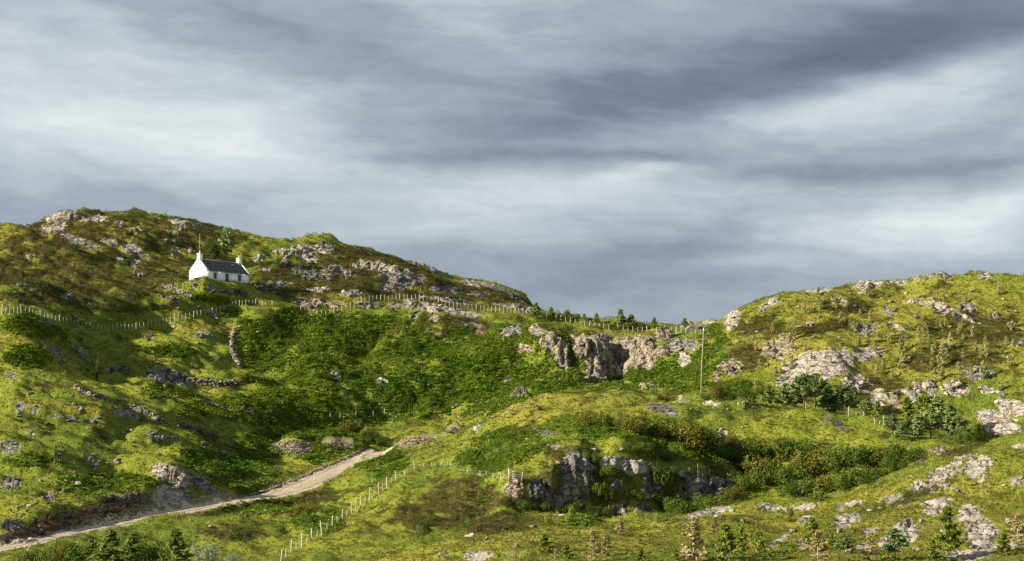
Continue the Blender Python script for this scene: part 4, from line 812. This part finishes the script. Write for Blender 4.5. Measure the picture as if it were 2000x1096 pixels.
def heap_surface(u, v, wpx, hpx):
    b = hitv(u, v); w = wpx / 2 * b.y / F; h = hpx * b.y / F
    def f():
        a = random.uniform(0, 6.283); r_ = math.sqrt(random.uniform(0, 1)); x = b.x + w * r_ * math.cos(a); y = b.y + w * .7 * r_ * math.sin(a)
        q = drop(x, y); return Vector((x, y, q.z + h * (1 - r_ ** 1.6) * random.uniform(.55, 1)))
    return f
pile(heap_surface(1015, 775, 42, 22), 330, .20, 'stone_cairn', 'rounded cairn of small grey stones on the green slope', 'cairn', (PALE,), 'stuff')
pile(around(1030, 782, 36, 8), 70, .18, 'loose_stones', 'loose pale stones spilt around the cairn', 'stones', (PALE,), 'stuff')
M['spoil'] = rock_mat('spoil_rubble', (.33, .285, .22), (.17, .135, .10), (.46, .42, .35), (.27, .21, .15))
pile(around(572, 874, 44, 14), 420, .26, 'spoil_heap', 'stony spoil heap left of the upper track', 'spoil heap', ('spoil',), 'stuff')
pile(around(655, 872, 38, 10), 260, .20, 'spoil_heap', 'smoother spoil heap beside the upper track', 'spoil heap', ('spoil',), 'stuff')
pile(around(815, 862, 50, 8), 260, .24, 'spoil_heap', 'long earthy spoil bank beyond the end of the track', 'spoil heap', ('spoil',), 'stuff')
pile(around(878, 840, 18, 6), 90, .22, 'spoil_heap', 'small dark heap at the far end of the spoil bank', 'spoil heap', (BROWN,), 'stuff')
def windrow():
    t = random.uniform(98, 157); i = int(t); a, b = RC[i], RC[i + 1]; f = t - i; q = a + (b - a) * f; d = (b - a)[:2]; d /= np.linalg.norm(d)
    off = abs(random.gauss(0, .8)) + 3.0; p_ = drop(q[0] - d[1] * off, q[1] + d[0] * off); return p_ + Vector((0, 0, .45 * max(0, 1 - abs(off - 3.0) / 1.2) * random.uniform(.2, 1)))
pile(windrow, 900, .23, 'rubble_windrow', 'ridge of pale rubble bulldozed along the left edge of the track', 'rubble', ('spoil',), 'stuff')
def verge():
    i = random.randrange(0, 158); a = RC[i]; b = RC[i + 1]; d = (b - a)[:2]; d /= np.linalg.norm(d); off = random.choice((-1, 1)) * (2.6 + abs(random.gauss(0, .5)))
    return drop(a[0] - d[1] * off, a[1] + d[0] * off)
pile(verge, 500, .12, 'verge_stones', 'small stones strewn along both verges of the track', 'stones', ('spoil',), 'stuff')
pile(around(150, 995, 130, 34), 380, .24, 'bank_rubble', 'broken brown rubble on the cut bank above the track', 'rubble', (BROWN,), 'stuff')

# single boulders, larger ones told apart, the small ones alike
BO = [(620, 739, .5, 'left'), (690, 636, .4, ''), (1068, 735, .5, '')]
SMALL = [('small pale stones lying in the left fields', [(90,830),(60,770),(340,640),(388,672),(372,690),(270,684),(300,690),(350,604),(388,600),(352,612),(470,640),(505,650),(398,868),(410,874),(450,880),(436,884),(197,872),(208,905),(230,905),(130,940),(155,946),(180,950),(125,960),(255,842),(240,846),(250,840),(350,815),(360,818),(230,900),(60,990),(80,940),(260,700),(285,712),(303,705),(145,790),(140,776),(234,782),(228,778),(455,872),(488,884),(430,700),(480,690)], .32),
         ('small pale stones lying in the bracken bowl', [(545,665),(550,690),(565,705),(563,712),(535,696),(612,660),(635,640),(700,682),(706,676),(780,690),(790,688),(530,730),(735,745),(752,750),(740,756),(748,746),(836,754),(885,797),(893,793),(907,800),(921,808),(895,815),(870,665),(940,690),(1065,722),(1075,735),(1095,742),(995,735),(1210,760),(1240,762),(1285,755),(1330,745),(1345,735),(1190,752),(600,615),(830,744),(1000,800),(985,810),(965,815),(1050,800),(1010,805)], .30),
         ('small white stones on the right hill', [(1560,640),(1540,655),(1600,620),(1625,612),(1530,610),(1670,600),(1720,640),(1790,620),(1770,660),(1700,700),(1810,640),(1640,660),(1590,660),(1950,650),(1970,700),(1920,690),(1480,650),(1470,660),(1450,650),(1440,668),(1855,640),(1600,590),(1560,600),(1740,590),(1770,575),(1820,585),(1900,570),(1960,585),(1660,575),(1840,690),(1780,700),(1730,690),(1985,610),(1462,632)], .32),
         ('small white stones on the foreground spur', [(1720,995),(1700,1000),(1760,990),(1640,1040),(1610,1050),(1550,1040),(1480,1030),(1450,1020),(1800,1020),(1790,1075),(1845,1040),(1870,960),(1930,960),(1945,985),(1960,950),(1990,965),(1970,1020),(1660,1080),(1740,1090),(1400,1010),(1430,1000),(1340,1025),(1290,1040),(1200,1030),(1040,1030),(985,1035),(950,1055),(1010,1070),(860,1085),(1780,930),(1860,990),(1900,1070)], .20),
         ('small pale stones on the central hill', [(1000,835),(1030,860),(1045,870),(1090,905),(1160,880),(1215,880),(1290,865),(1350,800),(1420,800),(1500,800),(1540,815),(1600,830),(1530,835),(1450,835),(1410,840),(900,870),(920,880),(700,1000),(735,1002),(505,1005),(480,1010),(410,1030),(395,1040),(520,1000),(1060,885),(960,845),(1100,1010),(1190,955),(1160,940)], .24)]
for lab, pts, sz in SMALL:
    for u, v in pts:
        q = hitv(u, v); s_ = sz * random.uniform(1.1, 2.6)
        o = link('boulder', random.choice(STONES)[random.choice((PALE, PALE, GREY))], None, q + Vector((0, 0, s_ * .18)), random.uniform(0, 6), (s_ * 1.2, s_ * random.uniform(.6, 1), s_ * .75))
        tag(o, lab, 'stone', lab)

# ------------------------------------------------------------ trees and bushes
def card(mb, c, n, size, asp=1.0):
    n = n / (np.linalg.norm(n) + 1e-9); a = np.cross(n, [.3, .2, 1.0]); a /= np.linalg.norm(a) + 1e-9; b = np.cross(n, a)
    t = random.uniform(0, 6.28); a2 = a * math.cos(t) + b * math.sin(t); b2 = -a * math.sin(t) + b * math.cos(t)
    a2 = a2 * size; b2 = b2 * size * asp
    mb.add([c - a2, c - b2 * .8, c + a2, c + b2 * .8], [[0, 1, 2], [0, 2, 3]])
def bush_meshes(seed, lobes=9, leaves=2200, flat=.75, leaf=.05, mat='bush'):
    r = random.Random(seed); random.seed(seed); mb = MB(); st = MB()
    L = []
    for i in range(lobes):
        a = r.uniform(0, 6.28); q = r.uniform(.15, .68); L.append((np.array([q * math.cos(a), q * math.sin(a), r.uniform(.25, .85) * flat]), r.uniform(.22, .42)))
    for i in range(leaves):
        c, rad = L[r.randrange(lobes)]; d = np.array([r.gauss(0, 1), r.gauss(0, 1), r.gauss(0, 1)]); d /= np.linalg.norm(d)
        if r.random() < .18: rad = rad * r.uniform(1.05, 1.28)
        p = c + d * rad * r.uniform(.72, 1.0)
        if p[2] < .0: p[2] = abs(p[2]) * .5
        card(mb, p, d + np.array([r.gauss(0, .5) for _ in range(3)]), leaf * r.uniform(.6, 1.3), .7)
    for c, rad in L: st.tube([(0, 0, -.1), tuple(c * .5), tuple(c)], [.035, .02, .008], 4, False)
    return mb.mesh('crown', M[mat]), st.mesh('trunk', M['bark'])
def pine_meshes(seed, mat='pine', whorls=13, tufts=9, low=.12, width=.26, droop=.1, dens=1.0, trunk='bark', bare=.0, round_=False, leaf=.060):
    r = random.Random(seed); random.seed(seed); mb = MB(); st = MB(); lean = r.uniform(-.03, .03)
    st.tube([(0, 0, -.05), (lean * .5, 0, .5), (lean, 0, .98)], [.020, .014, .004], 6)
    for w in range(whorls):
        z = low + (1 - low) * ((w + r.uniform(0, .6)) / whorls); t = (z - low) / (1 - low)
        wd = width * ((1 - t) ** .8 * .95 + .08) if not round_ else width * (math.sin(math.pi * min(1, t * .8 + .22)) ** .7)
        for k in range(r.randint(4, 6)):
            a = r.uniform(0, 6.28); ln = wd * r.uniform(.65, 1.15); dz = ln * r.uniform(.05, .45) - droop * ln
            e = np.array([math.cos(a) * ln, math.sin(a) * ln, dz]); o = np.array([lean * z, 0, z])
            st.tube([tuple(o), tuple(o + e * .6 + np.array([0, 0, -.01])), tuple(o + e)], [.006, .004, .002], 3, False)
            if r.random() < bare * (1 - t): continue
            for q in range(int(tufts * dens)):
                f = r.uniform(.25, 1.08); p = o + e * f + np.array([r.gauss(0, .010), r.gauss(0, .010), r.uniform(0, .03)])
                nn = np.array([r.gauss(0, 1), r.gauss(0, 1), r.gauss(0, 1)]); card(mb, p, nn, leaf * r.uniform(.7, 1.4), .42)
                card(mb, p + np.array([r.gauss(0, .012), r.gauss(0, .012), .012]), nn[::-1], leaf * .85 * r.uniform(.7, 1.4), .42)
    for q in range(10): card(mb, np.array([lean, 0, .97 + r.uniform(-.04, .04)]), np.array([r.gauss(0, 1), r.gauss(0, 1), .1]), .02, .4)
    return mb.mesh('crown', M[mat]), st.mesh('trunk', M[trunk])
V_PINE = [pine_meshes(200 + i, 'pine', 14, 10, .12, .27) for i in range(3)] + [pine_meshes(205, 'pine', 12, 12, .3, .30, round_=True)]
V_ROUND = [pine_meshes(210 + i, 'pine', 13, 12, .28, .30, -.1, round_=True) for i in range(2)]
V_YOUNG = [pine_meshes(220 + i, 'pine_yellow', 12, 12, .08, .30, -.2, 1.0, 'pale_bark', leaf=.066) for i in range(3)]
V_DRY = [pine_meshes(230 + i, 'dry', 13, 10, .08, .30, .0, .9, 'pale_bark', .25, leaf=.055) for i in range(3)]
V_SPRUCE = [pine_meshes(240 + i, 'spruce', 20, 16, .03, .38, .2, leaf=.05) for i in range(3)]
V_SAP = [pine_meshes(250 + i, 'sap', 9, 7, .12, .24, -.3, .8, 'pale_bark', .1, leaf=.085) for i in range(4)]
V_BUSH = [bush_meshes(300 + i, 11, 2600, .8, .045, 'bush') for i in range(4)]
V_HAZEL = [bush_meshes(310 + i, 10, 2600, .8, .042, 'hazel') for i in range(3)]
V_WILLOW = [bush_meshes(320, 8, 1600, .9, .04, 'willow')]
V_YELLOW = [bush_meshes(330 + i, 6, 900, .9, .06, 'pine_yellow') for i in range(2)]
def bare_meshes(seed):
    r = random.Random(seed); st = MB(); tw = MB()
    st.tube([(0, 0, -.05), (.02, 0, .5), (0, 0, .95)], [.018, .012, .003], 5)
    for i in range(26):
        z = r.uniform(.12, .92); a = r.uniform(0, 6.28); ln = .33 * (1.1 - z) * r.uniform(.6, 1.2) + .04; e = Vector((math.cos(a) * ln, math.sin(a) * ln, ln * r.uniform(.3, .9))); o = Vector((.015, 0, z))
        st.tube([o, o + e * .5, o + e], [.006, .004, .0015], 3, False)
        for j in range(5):
            b0 = o + e * r.uniform(.3, 1); tw.tube([b0, b0 + Vector((r.gauss(0, .05), r.gauss(0, .05), r.uniform(.02, .09)))], [.003, .001], 3, False)
    return tw.mesh('crown', M['dry']), st.mesh('trunk', M['pale_bark'])
V_BARE = [bare_meshes(340 + i) for i in range(2)]
random.seed(11)
def tree(name, cat, var, u, vb, hpx, label, group, wide=1.0, back=0.0, share=False):
    p = hitv(u, vb); H = hpx * p.y / F
    crown, trunk = random.choice(var)
    if not share: label = uniq(label)
    root = empty(name, p - Vector((0, 0, .1)), random.uniform(0, 6.28), (H * wide, H * wide, H), label, cat, group)
    link('crown', crown, root); link('trunk', trunk, root); return root
def bush(var, u, vb, wpx, hpx, label, group='shrubs on the slopes', name='shrub', cat='bush', share=False):
    p = hitv(u, vb); H = hpx * p.y / F; W = wpx * p.y / F / 1.9
    crown, trunk = random.choice(var)
    root = empty(name, p - Vector((0, 0, .15)), random.uniform(0, 6.28), (W, W, H), label if share else uniq(label), cat, group)
    link('crown', crown, root); link('trunk', trunk, root); return root
tree('conifer_tree', 'tree', V_PINE, 443, 512, 66, 'dark layered conifer poking over the skyline behind the cottage', 'trees behind the cottage', .75)
bush(V_BUSH, 413, 508, 44, 38, 'dark evergreen tree close behind the cottage roof', 'trees behind the cottage', 'evergreen_tree', 'tree')
for u, vb, h, lab in [(1047,620,28,'orange lit pine at the tip of the headland'), (1077,622,22,'small pine between fence posts right of the headland'), (1213,640,36,'tallest dark pine on the skyline shelf'), (1234,640,26,'pale pine right of the tallest skyline pine'), (1277,642,22,'small pine on the shelf near the square block'), (1337,638,17,'tiny pine alone on the skyline left of the pole'), (831,576,16,'small pine in front of the grey cliff'), (900,590,14,'small pine against the dark headland'), (1141,628,16,'little pine at the dip of the skyline'), (1165,632,20,'bushy pale pine on the dip of the skyline')]:
    tree('pine_tree', 'tree', V_YOUNG if 'tallest dark' not in lab else V_PINE, u, vb, h, lab, 'pines on the shelf', 1.4)
for i, (u, vb, w, h, lab) in enumerate([(1100,622,34,20,'dense dark shrub right of the headland on the skyline'), (1120,624,32,18,'second dark shrub right of the headland'), (1063,622,26,16,'low shrub at the headland tip'), (1150,630,30,12,'low shrub on the dipping skyline'), (1192,640,26,14,'shrub left of the tallest skyline pine'), (1225,642,34,12,'low shrub under the tallest skyline pine'), (1255,644,34,16,'shrub mass left of the small shelf pine'), (1296,645,20,10,'shrub touching the square block')]): bush([V_BUSH, V_HAZEL][i % 3 == 2], u, vb, w, h, lab)
for u, vb, h, wd, k, lab in [(1571,800,60,.95,1,'tall pine with a pale trunk by the fence'), (1592,795,56,.9,1,'pine close right of the pale trunked pine'), (1616,802,44,.95,0,'dark pine third along the fence'), (1650,803,44,1.0,1,'rounded pine at the foot of the split ledge'), (1532,792,38,1.0,0,'small pine left of the pale trunked pine'), (1552,790,30,1.1,0,'low pine left of the fence'), (1503,785,28,1.2,0,'bushy pine at the left end of the pine stand'), (1714,818,30,.8,2,'pale young pine before the leaning slab'), (1772,825,42,.8,2,'yellowish pine under the brown buttress'), (1805,830,56,.8,2,'tall yellowish pine at the crag foot'), (1831,842,60,.85,0,'tall pine in the thick of the right stand'), (1818,856,50,.9,1,'broad pine in front of the right stand'), (1857,850,54,.8,0,'blue green pine right of the broad pine'), (1792,856,40,.9,0,'dark pine above the last fence posts'), (1743,848,34,.9,0,'small pine above the dropping fence'), (1760,860,34,.9,0,'small pine by the last tall fence post'), (1870,858,40,.9,1,'rounded pine near the sweeping slab'), (1690,812,28,.9,0,'small pine by the tall fence posts'), (1468,792,20,1.1,2,'little pine left of the pine stand'), (1632,806,30,1.0,0,'low pine between two larger pines')]:
    tree('pine_tree', 'tree', [V_PINE, V_ROUND, V_YOUNG][k], u, vb, h * 1.15, lab, 'pines along the foot of the right hill', wd * 1.6)
for i, (u, vb, w, h, k, lab) in enumerate([(1408,780,44,40,1,'brown green hazel bush below the pink buttress'), (1430,780,40,26,0,'low green bush right of the brown hazel'), (1378,782,26,16,0,'tiny green bush at the pole foot'), (1455,780,40,24,0,'green bush below the pink crag'), (1480,770,40,20,1,'straggling bush below the pink crag'), (1902,862,44,42,0,'dark bush in front of the sweeping slab'), (1880,868,40,34,0,'dark bush left of the sweeping slab'), (1545,780,44,22,0,'bush behind the pale trunked pine'), (1630,790,44,24,0,'bush behind the rounded pine'), (1785,835,40,26,0,'bush filling between the pines')]): bush([V_BUSH, V_HAZEL][k], u, vb, w, h, lab)
GB = [(1150,830,56,26,1),(1180,836,40,28,0),(1212,838,50,22,1),(1243,846,62,38,1),(1272,850,44,32,0),(1300,858,36,26,1),(1342,872,104,50,1),(1385,880,60,34,0),(1300,895,50,24,0),(1250,880,54,20,0),(1425,876,56,30,1),(1430,900,60,34,0),(1468,905,70,48,0),(1508,900,76,44,1),(1550,895,76,36,0),(1500,945,84,52,1),(1545,945,70,50,0),(1590,930,90,54,1),(1640,920,84,46,0),(1690,915,84,44,0),(1735,905,76,40,1),(1775,900,60,34,0),(1460,955,60,36,0),(1560,972,70,36,0),(1610,965,70,40,1),(1655,955,70,42,0),(1700,940,60,34,0),(1745,920,50,30,0),(1290,960,44,50,0),(1305,995,50,40,0),(1250,975,40,20,0),(1340,1000,60,30,0),(1390,985,60,26,0),(1200,930,40,24,0),(1430,975,50,28,1),(1165,965,30,30,0),(1480,925,60,34,0),(1190,1010,40,20,0),(1110,1000,60,22,0),(1155,905,30,26,0)]
WORDS = ['left end bush of the hilltop thicket','dark hollow bush in the hilltop thicket','yellowish bush in the hilltop thicket','broad brown bush right of centre in the hilltop thicket','dark bush left of the great brown hazel','small bush tucked left of the great brown hazel','great rounded brown hazel bush on the central hill','dark bush at the right foot of the great brown hazel','low green bush above the right crag','low bush above the middle crag','brownish bush right of the great brown hazel','green bush behind the right crag end','large green bush at the head of the gully','tall brown bush at the head of the gully','dark green bush on the gully rim','big brown bush at the end of the right crag','green bush in the middle of the gully','largest brown bush in the gully','green bush in the dark part of the gully','dark bush under the gully rim','brown bush near the gully head boulders','last dark bush before the gully head boulders','bush against the flat end of the right crag','low bush behind the foreground conifer','brown bush above the foreground conifer','dark bush right of the foreground conifer','dark bush by the spur edge','small bush by the spur skyline','bush filling the cleft between the crags','bush at the bottom of the cleft between the crags','bush beneath the middle crag','bush at the start of the long white slab','low bush above the long white slab','bush in the mossy gap between crags','brown bush under the flat crag end','slim bush in the shaded gap by the dark crag','bush between the gully head bushes','low bush behind the rail fence','low bush beneath the left crag','small bush on top of the dark crag']
for (u, v, w, h, k), lab in zip(GB, WORDS): bush([V_BUSH, V_HAZEL][k], u, v, w * 1.3, h * 1.15, lab, 'bushes of the central gully')
for i, (u, v, w, h, k, lab) in enumerate([(480,746,46,24,3,'round olive willow bush beneath the upright stone wall'), (690,846,60,34,3,'grey green willow scrub beside the netting fence'), (735,868,44,20,0,'dark scrub where the track ends'), (720,856,50,24,3,'second grey green willow scrub above the track end'), (765,900,44,22,0,'round dark bush below the track end'), (150,1115,90,60,0,'leafy bush in the bottom left corner'), (70,1118,90,50,0,'low green bush at the bottom left edge'), (285,1110,90,56,0,'bushy green growth between two spruces'), (120,1105,60,60,1,'yellow green bush in the bottom left'), (400,1112,66,64,2,'silvery leaved willow at the bottom left'), (450,1112,40,40,2,'smaller silvery bush right of the willow'), (600,1005,70,26,1,'dark gorse clump on the slope below the track'), (1110,1022,36,36,4,'bright green bush below the dark crag'), (1158,1018,24,22,0,'small round bush by the rail fence'), (1072,1022,20,18,4,'yellow green sapling left of the bright bush'), (1287,1020,24,20,4,'bright little bush below the cleft'), (190,742,10,50,1,'thin feathery birch in the left field')]):
    bush([V_BUSH, V_HAZEL, V_WILLOW, V_HAZEL, V_YELLOW][k], u, v, w, h, lab)
for u, v, w, h, k, lab in [(1020,1000,50,26,0,'low dark bush beneath the pointed pink rock'), (1052,1000,50,24,0,'low dark bush beneath the leaning flakes'), (1185,975,34,40,0,'tall bush in the shade right of the dark crag'), (1170,935,24,26,0,'small bush high in the cleft beside the dark crag'), (1320,1005,50,30,0,'wide bush where the gully narrows'), (1310,935,28,34,0,'bush at the top of the gully cleft'), (985,985,36,22,1,'brownish bush left of the pointed pink rock')]:
    bush([V_BUSH, V_HAZEL][k], u, v, w, h, lab, 'bushes of the central gully')
for u, v, h, wd, lab in [(215,1125,92,1.2,'leftmost spruce at the bottom of the picture'), (258,1122,80,1.1,'spruce right of the leftmost spruce'), (345,1125,92,1.1,'spruce beside the silvery willow'), (180,1120,66,1.2,'small spruce left of the others')]: tree('spruce_tree', 'tree', V_SPRUCE, u, v, h, lab, 'spruces in the bottom left corner', wd)
for u, v, h, wd, k, lab in [(1600,980,40,1.1,1,'single green conifer on the rim of the gully'), (1356,1100,80,1.0,2,'tall straw coloured pine at the bottom centre right'), (1419,1100,68,1.0,1,'yellow green pine right of the straw coloured pine'), (1449,1084,50,.8,1,'slim pine right of the yellow green pine'), (1482,1080,46,.8,1,'slim pale pine last of the bottom row'), (1212,1046,34,1.2,2,'dry brown pine on the foreground grass'), (1065,1080,36,1.2,1,'small green pine on the foreground grass'), (1107,1092,28,1.2,1,'tiny green pine right of the bare thorn'), (1159,1098,58,.9,2,'thin dry pine in the bottom centre'), (1185,1085,40,1.0,2,'dry sapling right of the thin dry pine'), (1251,1100,30,1.0,1,'tiny pine at the bottom centre'), (1320,1100,26,1.1,1,'dark little pine at the bottom edge'), (1395,1040,28,1.2,2,'dry twiggy pine below the long white slab'), (1850,1084,84,.85,1,'tall airy pine in the lower right'), (1748,1094,56,1.1,0,'dense green pine in front of the spur rocks'), (1649,1084,38,1.2,0,'dark green pine low on the spur'), (1587,1068,52,1.0,1,'bright pine by the pinkish boulder'), (1598,1104,62,1.2,2,'dry branched pine at the bottom right'), (1625,1074,30,1.3,1,'bright spreading pine beside the dark green pine'), (1823,1102,36,1.3,1,'leafy sapling at the bottom right edge'), (1988,1064,56,1.1,2,'dry pine at the right edge'), (1700,1098,50,1.0,2,'dry sapling left of the dense green pine'), (1545,1020,24,1.1,1,'small sapling among the spur clusters'), (870,1098,24,1.3,2,'dry sapling at the bottom left of the meadow'), (1960,1085,40,1.2,1,'green sapling near the long bottom slab')]:
    tree('pine_tree', 'tree', [V_PINE, V_YOUNG, V_DRY][k], u, v, h * 1.12, lab, 'young pines in the foreground', wd * 1.15)
for u, v, h, lab in [(1002,1100,50,'bare twiggy tree at the bottom centre left'), (1083,1102,34,'bare white thorn at the bottom centre'), (1637,972,18,'dead snag on the gully rim'), (1088,1018,24,'leafless shrub beside the bright green bush'), (1330,1090,26,'bare twiggy shrub left of the straw coloured pine')]: tree('bare_tree', 'dead tree', V_BARE, u, v, h, lab, 'bare trees in the foreground', 1.1)
for i in range(105):
    u = random.uniform(1470, 2010); v = random.uniform(575 if u > 1560 else 640, 765)
    if u > 1700 and random.random() < .5: v = random.uniform(640, 740)
    tree('sapling', 'sapling', V_SAP, u, v, random.uniform(11, 25), 'small pale sapling planted on the grassy right hill', 'saplings on the right hill', random.uniform(.9, 1.3), share=True)
for u, v, h in [(1826,748,30), (1760,690,34), (1764,712,28), (1842,690,30), (1856,680,30), (1900,660,24), (1926,700,34), (1795,660,24), (1540,600,14), (1680,620,18), (1920,745,40), (1837,720,38)]:
    tree('sapling', 'sapling', V_SAP, u, v, h, 'taller thin sapling on the grassy right hill', 'taller saplings on the right hill', 1.0, share=True)

# ------------------------------------------------------------ ground cover
P4 = np.stack([GX, GY, GZ], -1)
e1 = P4[:-1, 1:] - P4[:-1, :-1]; e2 = P4[1:, :-1] - P4[:-1, :-1]
AREA = np.linalg.norm(np.cross(e1, e2), axis=-1)
SC = SS[:-1, None] + 0 * AREA
okc = (SC > 1.75) & (SC < 16.3) & (AREA < 30)
seen = np.where(VIS[:-1, :-1], 1.0, .22)
free = okc * seen * (RK[:-1, :-1] < 0) * (roadm[:-1, :-1] < .3) * (A_SO[:-1, :-1] < .5) * (pd[:-1, :-1] > .2)
near_w = np.clip(300 / GY[:-1, :-1], .8, 1.9) ** 1.5
def scatter(name, meshes, weight, n, smin, smax, label, cat, tilt=.15):
    w = (weight * AREA).ravel(); w = w / w.sum(); pick = RNG.choice(w.size, n, p=w); i, j = np.divmod(pick, NU - 1)
    a, b = RNG.random(n), RNG.random(n)
    pts = P4[i, j] + a[:, None] * e1[i, j] + b[:, None] * e2[i, j]
    me = bpy.data.meshes.new(name); me.vertices.add(n); me.vertices.foreach_set('co', pts.astype(np.float32).ravel())
    sc = (RNG.random(n) ** 1.5 * (smax - smin) + smin).astype(np.float32) * np.clip(pts[:, 1] / 300, .7, 1.2).astype(np.float32)
    A = me.attributes.new('size', 'FLOAT', 'POINT'); A.data.foreach_set('value', sc)
    rot = np.stack([RNG.normal(0, tilt, n), RNG.normal(0, tilt, n), RNG.random(n) * 6.283], 1).astype(np.float32)
    A = me.attributes.new('turn', 'FLOAT_VECTOR', 'POINT'); A.data.foreach_set('vector', rot.ravel())
    A = me.attributes.new('which', 'INT', 'POINT'); A.data.foreach_set('value', RNG.integers(0, len(meshes), n).astype(np.int32))
    me.update(); o = link(name, me); tag(o, uniq(label), cat, None, 'stuff')
    src = bpy.data.collections.new(name + '_kinds')
    for k, m_ in enumerate(meshes): src.objects.link(bpy.data.objects.new('%s_kind_%d' % (name, k), m_))
    t = bpy.data.node_groups.new(name + '_cover', 'GeometryNodeTree')
    t.interface.new_socket('Geometry', in_out='INPUT', socket_type='NodeSocketGeometry'); t.interface.new_socket('Geometry', in_out='OUTPUT', socket_type='NodeSocketGeometry')
    gi = t.nodes.new('NodeGroupInput'); go = t.nodes.new('NodeGroupOutput'); ci = t.nodes.new('GeometryNodeCollectionInfo'); ci.inputs['Collection'].default_value = src
    ci.inputs['Separate Children'].default_value = True; ci.inputs['Reset Children'].default_value = True
    ip = t.nodes.new('GeometryNodeInstanceOnPoints'); ip.inputs['Pick Instance'].default_value = True
    m2p = t.nodes.new('GeometryNodeMeshToPoints')
    def na(nm, typ):
        q = t.nodes.new('GeometryNodeInputNamedAttribute'); q.data_type = typ; q.inputs['Name'].default_value = nm; return q.outputs['Attribute']
    t.links.new(gi.outputs[0], m2p.inputs['Mesh']); t.links.new(m2p.outputs[0], ip.inputs['Points']); t.links.new(ci.outputs[0], ip.inputs['Instance'])
    t.links.new(na('which', 'INT'), ip.inputs['Instance Index']); t.links.new(na('turn', 'FLOAT_VECTOR'), ip.inputs['Rotation']); t.links.new(na('size', 'FLOAT'), ip.inputs['Scale'])
    t.links.new(ip.outputs[0], go.inputs[0])
    md = o.modifiers.new('cover', 'NODES'); md.node_group = t; return o
def frond_clump(seed, mat, n=9, seg=3, up=.75, w=.16, name='clump'):
    r = random.Random(seed); mb = MB()
    for i in range(n):
        a = r.uniform(0, 6.28); ln = r.uniform(.6, 1.0); dx, dy = math.cos(a), math.sin(a); b = (r.gauss(0, .15), r.gauss(0, .15)); h = up * r.uniform(.6, 1.1)
        pr = None
        for q in range(seg + 1):
            t = q / seg; c = np.array([b[0] + dx * ln * t, b[1] + dy * ln * t, h * math.sin(t * 1.9)]); ww = w * (math.sin(math.pi * (t * .85 + .12))) * r.uniform(.8, 1.2)
            s_ = np.array([-dy, dx, r.uniform(-.3, .3)]) * ww; cur = (c - s_, c + s_)
            if pr: mb.add([pr[0], pr[1], cur[1], cur[0]], [[0, 1, 2], [0, 2, 3]])
            pr = cur
    return mb.mesh(name, M[mat])
def twig_clump(seed, mat, n=34, h=.8, size=.14):
    r = random.Random(seed); random.seed(seed); mb = MB()
    for i in range(n):
        a = r.uniform(0, 6.28); q = math.sqrt(r.random()) * .9; z = h * (1 - q * q * .7) * r.uniform(.4, 1.0)
        card(mb, np.array([q * math.cos(a), q * math.sin(a), z]), np.array([r.gauss(0, .6), r.gauss(0, .6), 1]), size * r.uniform(.6, 1.4), .6)
    return mb.mesh('clump', M[mat])
def blade_tuft(seed, mat, n=16):
    r = random.Random(seed); mb = MB()
    for i in range(n):
        a = r.uniform(0, 6.28); q = r.uniform(0, .25); b = np.array([q * math.cos(a), q * math.sin(a), -.1]); o = r.uniform(.1, .6); tip = b + np.array([math.cos(a) * o, math.sin(a) * o, r.uniform(.5, 1.0)])
        s_ = np.array([-math.sin(a), math.cos(a), 0]) * .07; mid = (b + tip) / 2 + np.array([0, 0, .1])
        mb.add([b - s_, b + s_, mid + s_, mid - s_, tip], [[0, 1, 2], [0, 2, 3], [3, 2, 4]])
    return mb.mesh('tuft', M[mat])
cA = lambda A: A[:-1, :-1]
scatter('bracken', [frond_clump(400 + i, 'bracken') for i in range(5)], free * near_w * (.003 + cA(A_BR)), 110000, .18, .50, 'bright green bracken covering the bowl and lower slopes', 'bracken')
scatter('heather', [twig_clump(410 + i, 'heather') for i in range(5)], free * near_w * (.015 + cA(A_HE)), 75000, .22, .55, 'dark brown heather spread over the hills', 'heather')
scatter('grass', [blade_tuft(420 + i, 'tuft') for i in range(5)], free * near_w * (1.02 - cA(A_BR)) * (1.02 - cA(A_HE)), 120000, .14, .36, 'rough yellow green grass growing all over the slopes', 'grass')
scatter('scrub', [twig_clump(430 + i, 'bush', 60, 1.0, .12) for i in range(4)], free * near_w * sstep(fbm(GX / 9, GY / 8, 3, 77), .05, .3)[:-1, :-1] * (.2 + cA(A_BR) + .6 * cA(A_HE)), 6000, .3, .8, 'low dark green scrub dotted through the bracken', 'scrub')

print('time', time.time() - T0); print('objects', len(S.objects), 'tris', sum(len(m_.polygons) for m_ in bpy.data.meshes))
